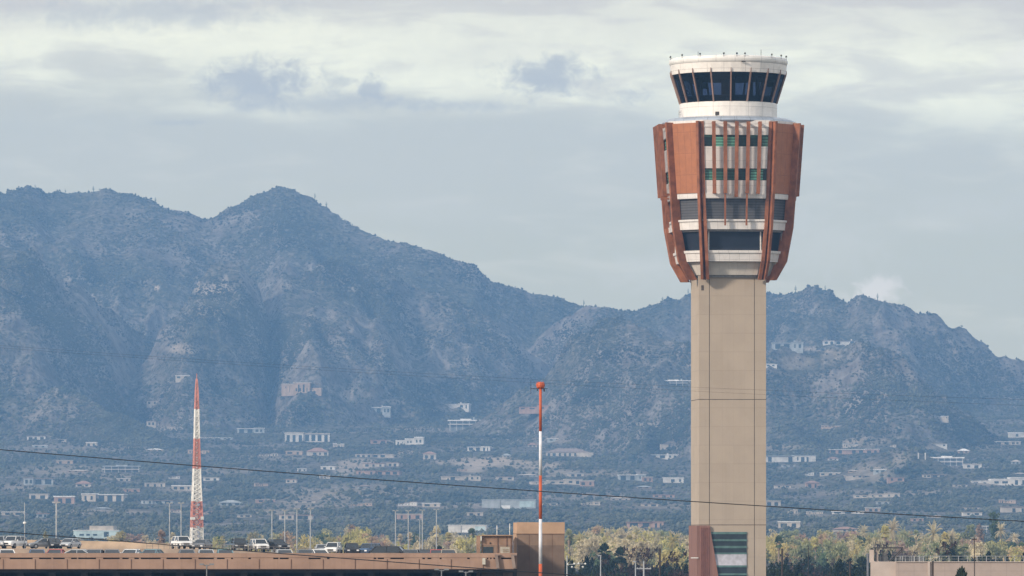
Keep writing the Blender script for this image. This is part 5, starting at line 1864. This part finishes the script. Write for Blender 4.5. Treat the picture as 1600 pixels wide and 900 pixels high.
def crown_mesh(seed, rx_, rz2, n_cl, n_leaf, leaf, shape='round', conical=0.0):
    r = random.Random(seed)
    V = []; Fs = []
    lobes = []
    for i in range(r.randint(4, 7)):
        a = r.uniform(0, 6.28); rad = r.uniform(0.1, 0.62)
        lobes.append((math.cos(a) * rad, math.sin(a) * rad, r.uniform(-0.35, 0.65), r.uniform(0.32, 0.6)))
    for i in range(n_cl):
        lx_, ly_, lz_, lr = r.choice(lobes)
        d = Vector((r.gauss(0, 1), r.gauss(0, 1), r.gauss(0, 1))).normalized() * (lr * r.uniform(0.55, 1.08))
        c = Vector((lx_, ly_, lz_)) + d
        if conical:
            k = 1 - conical * max(0, (c.z + 0.8) / 1.8)
            c.x *= k; c.y *= k
        c = Vector((c.x * rx_, c.y * rx_, c.z * rz2))
        cr = rx_ * r.uniform(0.08, 0.17)
        for j in range(n_leaf):
            p = c + Vector((r.gauss(0, 1), r.gauss(0, 1), r.gauss(0, 0.8))) * cr * 0.6
            nrm = (Vector((r.gauss(0, 1), r.gauss(0, 1), r.gauss(0, 1))) + d * 1.2 + Vector((0, 0, 0.5))).normalized()
            t1 = nrm.orthogonal().normalized(); t2 = nrm.cross(t1)
            a = r.uniform(0, 6.28)
            u = (t1 * math.cos(a) + t2 * math.sin(a)) * leaf * r.uniform(0.6, 1.3); w = nrm.cross(u) * r.uniform(0.5, 0.9)
            k = len(V)
            V += [p - u, p - w * 0.8, p + u, p + w * 0.8]
            Fs.append((k, k + 1, k + 2, k + 3))
    me = bpy.data.meshes.new('crown')
    me.from_pydata([tuple(v) for v in V], [], Fs)
    me.update()
    return me


def tree_proto(seed, h, rx_, rz2, ncl, nl, leaf, col, name='broadleaf_tree', conical=0.0, trunk=0.35):
    t = empty(name, (0, 0, 0))
    me = crown_mesh(seed, rx_, rz2, ncl, nl, leaf, conical=conical)
    me.materials.append(LEAFS[col])
    cr = bpy.data.objects.new('crown', me); COL.objects.link(cr); cr.parent = t
    cz = h - rz2 * 0.95
    cr.location = (0, 0, cz)
    r = random.Random(seed + 1)
    b = MB()
    b.tube([(0, 0, -2), (0.1, 0.05, cz * 0.45), (0.0, 0.1, cz)], [trunk, trunk * .8, trunk * .5], 7)
    for i in range(4):
        a = r.uniform(0, 6.28)
        b.tube([(0.05, 0.05, cz * r.uniform(0.45, 0.7)), (math.cos(a) * rx_ * .3, math.sin(a) * rx_ * .3, cz * 0.95),
                (math.cos(a) * rx_ * .55, math.sin(a) * rx_ * .55, cz + rz2 * .35)], [trunk * .45, trunk * .3, trunk * .12], 5)
    b.build('trunk', BARK, t)
    return t


def palm_proto(seed, h, kind, col):
    r = random.Random(seed)
    t = empty('palm_tree', (0, 0, 0))
    lean = r.uniform(-0.4, 0.4)
    MB().tube([(0, 0, -2), (lean * .3, 0, h * .4), (lean, 0, h * 0.96)], [0.42, 0.30, 0.24], 8).build('trunk', PBARK, t)
    V = []; Fs = []
    n = 34 if kind == 'fan' else 40
    for i in range(n):
        a = i * 2.399 + r.uniform(-.2, .2)
        e = math.radians(r.uniform(-50, 85)) if kind == 'fan' else math.radians(r.uniform(-25, 80))
        L = (r.uniform(1.3, 1.9) if kind == 'fan' else r.uniform(2.8, 3.8))
        d = Vector((math.cos(a) * math.cos(e), math.sin(a) * math.cos(e), math.sin(e)))
        side = Vector((-math.sin(a), math.cos(a), 0))
        o = Vector((lean, 0, h))
        if kind == 'fan':
            c = o + d * L * 0.55
            up = d.cross(side)
            k = len(V)
            V.append(o + d * 0.2)
            m = 9
            for j in range(m):
                q = (j / (m - 1) - 0.5) * 2.3
                rr = 0.75 if j % 2 else 1.05
                V.append(c + (d * math.cos(q) + side * math.sin(q)) * rr + Vector((0, 0, -0.35 * rr * (1 - math.cos(q)))) - Vector((0, 0, 0.15)))
            for j in range(m - 1):
                Fs.append((k, k + 1 + j, k + 2 + j))
        else:
            prev = o; dd = d.copy(); m = 7
            spine = [o]
            for j in range(m):
                dd = (dd + Vector((0, 0, -0.17))).normalized()
                prev = prev + dd * (L / m)
                spine.append(prev)
            for j in range(m):
                p, q = spine[j], spine[j + 1]
                w = (0.55 if 0 < j < m - 1 else 0.3) * 1.0
                for s in (-1, 1):
                    for f0, f1 in ((0.0, 0.42), (0.5, 0.92)):
                        k = len(V)
                        A = p.lerp(q, f0); B = p.lerp(q, f1)
                        V += [A, B, B + side * s * w + Vector((0, 0, -0.30)) + (q - p) * 0.35]
                        Fs.append((k, k + 1, k + 2))
    me = bpy.data.meshes.new('fronds')
    me.from_pydata([tuple(v) for v in V], [], Fs)
    me.materials.append(LEAFS[col])
    me.update()
    f = bpy.data.objects.new('fronds', me); COL.objects.link(f); f.parent = t
    if kind == 'fan':
        MB().lathe([(0.25, h - 2.2), (0.75, h - 1.4), (0.7, h - 0.5), (0.3, h)], 9).build('dead_frond_skirt', mat('dry_fronds', (0.33, 0.24, 0.15), scale=2), t).location = (lean, 0, 0)
    return t


PROTO = {}


def place(key, maker, px, top, Y, label, cat, group, sc=1.0, rz=0.0, h=None):
    """first use moves the prototype, later ones copy it; scaled so that its top reaches this row"""
    z0 = height_at(px, Y) if Y > 1500 else 0.0
    first = key not in PROTO
    if first:
        PROTO[key] = (maker(), h)
        o = PROTO[key][0]
    else:
        o = copy_tree(PROTO[key][0])
    hh = PROTO[key][1]
    s = max(0.25, (wz(top, Y) - z0) / hh)
    o.location = (wx(px, Y), Y, z0)
    o.rotation_euler = (0, 0, rz)
    o.scale = (sc * (0.4 * s + 0.6), sc * (0.4 * s + 0.6), s)
    tag(o, label, cat, group)
    return o


LABEL_T = {
    'lime': 'rounded yellow green sunlit tree in the bright belt above the dark trees',
    'olive': 'olive green sunlit tree in the bright belt below the valley houses',
    'cream': 'pale cream leaved sunlit tree in the bright belt below the valley houses',
    'orange': 'orange autumn leaved tree glowing among the yellow green ones',
    'pink': 'rosy half bare tree among the sunlit trees of the bright belt',
    'green': 'mid green tree mixed into the sunlit belt of trees',
}


def belt_top(px):
    return float(np.interp(px, [0, 100, 200, 300, 380, 440, 470, 500, 560, 600, 700, 800, 880, 930, 1000, 1075, 1200, 1260, 1340, 1400, 1500, 1600],
                           [846, 848, 838, 842, 842, 832, 846, 834, 822, 838, 836, 838, 842, 828, 832, 838, 838, 832, 838, 834, 838, 846]))


LMK = [(0, 'the left border'), (22, 'the bright white vehicle at far left'), (88, 'the left lamp post'), (150, 'the pale blue green building'), (245, 'the twin lamp posts'),
       (307, 'the red and white mast'), (374, 'the black boxy car'), (430, 'the black pickup'), (464, 'the four middle lamp posts'), (521, 'the white crossover'), (577, 'the dark blue and white car'),
       (615, 'the black van like car'), (660, 'the second four lamp posts'), (700, 'the end of the car row'), (740, 'the lobby end pier'), (842, 'the brown stair block'), (900, 'the floodlight frame'),
       (943, 'the taller dark fan palm'), (968, 'the shorter dark fan palm'), (1006, 'the pole with pale cross arm'), (1031, 'the dark wooden pole'), (1078, 'the brick coloured tower foot'),
       (1200, 'the right edge of the tower shaft'), (1236, 'the dark cone shaped tree'), (1263, 'the very thin dark pole'), (1300, 'the small dark pointed tree'), (1328, 'the short dark pole'), (1356, 'the grey steel column'),
       (1390, 'the dark roof canopy'), (1430, 'the roof duct'), (1457, 'the pole with pegs'), (1492, 'the dark feather palm'), (1522, 'the thin dark railing pole'),
       (1558, 'the tallest grey green tree'), (1600, 'the right border')]
USED = {}


def tree_label(kind, px, top):
    d, nm = min(((abs(px - q), n) for q, n in LMK))
    q = [q for q, n in LMK if n == nm][0]
    rel = 'behind' if d < 4 else ('just right of' if px > q else 'just left of') if d < 12 else ('right of' if px > q else 'left of')
    nm = nm.replace(' of the mast', ' of the mast')
    lab = '%s %s %s' % (kind, rel, nm)
    if lab in USED:
        ot = USED[lab]
        lab2 = lab.replace(kind, ('lower ' if top > ot else 'taller ') + kind)
        lab = lab2
    if lab in USED and lab.startswith(('lower', 'taller')):
        lab = lab.replace('lower ', 'lowest ').replace('taller ', 'tallest ')
    USED[lab] = top
    return lab


KT = {'lime': 'yellow green sunlit tree', 'olive': 'olive sunlit tree', 'cream': 'pale cream sunlit tree', 'orange': 'orange leaved tree',
      'pink': 'rosy half bare tree', 'green': 'mid green tree'}
rg = random.Random(99)
cnt = 0
zones = [(60, 480, 40), (478, 752, 50), (882, 1078, 58), (1195, 1610, 106)]
for (a, c, n) in zones:
    for i in range(n):
        px = a + (c - a) * (i + rg.random()) / n
        layer = (i % 3) / 3 + rg.random() / 3
        Y = 1750 + 1300 * layer
        top = belt_top(px) + 17 * (1 - layer) + rg.uniform(-9, 9) - 1
        if px > 1210:
            pal = ['lime', 'lime', 'olive', 'cream', 'orange', 'green', 'cream', 'olive', 'pink', 'lime']
        elif px > 800:
            pal = ['lime', 'cream', 'cream', 'olive', 'lime', 'cream', 'orange', 'green', 'pink', 'cream']
        else:
            pal = ['lime', 'cream', 'olive', 'cream', 'green', 'pink', 'lime', 'olive', 'cream', 'orange', 'lime']
        col = rg.choice(pal)
        v = rg.randint(0, 1)
        seed = sum(ord(ch) for ch in col) + v * 5
        place(('b', col, v), lambda: tree_proto(seed, 11.0, 5.2 + v, 4.8 - v, 80, 16, 0.42, col), px, top, Y, tree_label(KT[col], px, top), 'tree',
              'trees of the sunlit belt', sc=rg.uniform(0.5, 1.2), rz=rg.uniform(0, 6.28), h=11.0)

# tall slender ones standing out of the belt
for px, top, col, lab, s in ((1510, 812, 'olive', 'tall pale olive tree towering over the belt below the cable at the right', 1.0),
                             (1558, 790, 'green', 'tallest grey green tree with narrow crown near the right edge', 0.85),
                             (1530, 818, 'pink', 'tall rosy topped tree between the two tallest trees at the right', 0.7),
                             (940, 824, 'lime', 'yellow green tree rising highest left of the tower', 0.6),
                             (963, 829, 'cream', 'cream leaved tree rising beside the highest one left of the tower', 0.6),
                             (555, 819, 'pink', 'rosy topped tree above the dark blue car', 0.8),
                             (452, 829, 'orange', 'pinkish orange tree behind the first four lamp posts', 0.9),
                             (186, 829, 'lime', 'round yellow tree beside the pale blue green building', 1.5),
                             (222, 831, 'cream', 'small cream tree right of the pale blue green building', 0.9),
                             (72, 829, 'lime', 'small yellow tree left of the lamp post at the left', 0.45),
                             (344, 836, 'lime', 'small yellow green tree right of the mast foot', 0.6)):
    Y = 2300 + (px % 7) * 40
    k = ('tall', col)
    if k not in PROTO:
        pass
    place(k, lambda: tree_proto(300 + len(col), 16.0, 4.6, 6.2, 85, 16, 0.42, col), px, top, Y, lab, 'tree', 'tall trees of the sunlit belt', sc=s, rz=px, h=16.0)

# palms
palms = [(1196 + 20, 838, 'fan', 'green'), (1274, 841, 'fan', 'lime'), (1290, 843, 'fan', 'lime'), (1350, 826, 'feather', 'cream'), (1367, 832, 'feather', 'olive'),
         (1382, 822, 'fan', 'lime'), (1395, 819, 'feather', 'cream'), (1411, 828, 'feather', 'olive'), (1431, 828, 'fan', 'olive'), (1458, 826, 'feather', 'cream'),
         (1476, 832, 'fan', 'lime'), (1487, 834, 'feather', 'cream'), (1565, 823, 'feather', 'cream'), (1586, 836, 'feather', 'cream'), (1596, 848, 'fan', 'green'),
         (1340, 842, 'fan', 'olive'), (1310, 846, 'fan', 'lime'), (1444, 840, 'feather', 'lime'), (1555, 852, 'feather', 'lime'), (1578, 856, 'feather', 'lime'),
         (344 - 4, 838, 'fan', 'green'), (270, 832, 'fan', 'cream'), (252, 830, 'fan', 'pink'), (682, 823, 'fan', 'cream'), (700, 832, 'fan', 'lime'),
         (640, 832, 'fan', 'cream'), (626, 834, 'fan', 'cream'), (888, 828, 'fan', 'olive'), (906, 836, 'feather', 'lime'), (950, 830, 'feather', 'cream'),
         (1034, 829, 'fan', 'olive'), (1050, 838, 'feather', 'lime'), (985, 836, 'fan', 'lime'), (737, 826, 'fan', 'green')]
for i, (px, top, kd, col) in enumerate(palms):
    Y = 1900 + (i * 137) % 600
    k = ('palm', kd, col)
    what = 'feather leaved' if kd == 'feather' else 'fan leaved'
    where = ('right of the tower' if px > 1190 else 'left of the tower' if px > 880 else 'behind the parking deck')
    hue = {'lime': 'yellow green', 'cream': 'pale sunlit', 'olive': 'olive', 'green': 'green', 'pink': 'rosy dry'}[col]
    place(k, lambda: palm_proto(50 + len(PROTO), 12.0, kd, col), px, top + 2, Y, tree_label('%s %s palm' % (hue, what), px, top), 'palm',
          'palms of the tree belt', sc=0.78, rz=i * 1.3, h=13.0)

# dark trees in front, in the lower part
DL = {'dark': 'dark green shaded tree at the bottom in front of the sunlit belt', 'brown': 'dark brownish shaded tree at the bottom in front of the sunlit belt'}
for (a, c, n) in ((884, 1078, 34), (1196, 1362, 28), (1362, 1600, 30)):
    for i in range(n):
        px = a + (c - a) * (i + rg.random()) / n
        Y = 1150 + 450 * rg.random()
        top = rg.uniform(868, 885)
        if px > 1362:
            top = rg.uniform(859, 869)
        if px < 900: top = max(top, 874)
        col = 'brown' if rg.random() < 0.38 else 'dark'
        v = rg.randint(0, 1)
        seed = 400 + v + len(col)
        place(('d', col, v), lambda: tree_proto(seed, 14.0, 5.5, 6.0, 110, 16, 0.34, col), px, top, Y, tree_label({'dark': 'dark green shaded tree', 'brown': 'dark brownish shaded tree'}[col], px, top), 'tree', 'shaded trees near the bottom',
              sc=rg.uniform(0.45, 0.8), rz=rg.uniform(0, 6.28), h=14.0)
# singled out dark ones
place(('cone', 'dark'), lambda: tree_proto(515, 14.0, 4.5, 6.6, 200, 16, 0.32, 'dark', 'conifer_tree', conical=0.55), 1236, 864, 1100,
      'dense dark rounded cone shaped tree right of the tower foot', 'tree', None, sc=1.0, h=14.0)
for px, top, lab in ((1265 + 40, 872, 'small dark pointed tree left of the right hand building'), (1338, 870, 'narrow dark pointed tree beside the short dark pole'),
                     (1065, 862, 'dark pointed tree touching the brick coloured tower foot'), (1050, 863, 'dark pointed tree next to the dark wooden pole')):
    place(('cone', 'dark'), None, px, top, 1250, lab, 'tree', 'dark pointed trees', sc=0.6, rz=px, h=14.0)
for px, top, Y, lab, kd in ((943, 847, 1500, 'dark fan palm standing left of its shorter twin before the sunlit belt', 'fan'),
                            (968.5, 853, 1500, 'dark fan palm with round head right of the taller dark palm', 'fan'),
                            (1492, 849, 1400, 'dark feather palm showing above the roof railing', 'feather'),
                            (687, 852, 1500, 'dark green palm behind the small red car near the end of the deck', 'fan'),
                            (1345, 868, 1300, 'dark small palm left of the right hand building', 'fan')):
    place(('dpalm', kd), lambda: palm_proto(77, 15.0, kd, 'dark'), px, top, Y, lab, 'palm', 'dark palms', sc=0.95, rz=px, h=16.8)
place(('dpalm', 'fan'), None, 1501.5, 884, 700, 'dark fan palm in front of the pink wall at the lower right', 'palm', None, sc=0.55, rz=1.0, h=16.8)
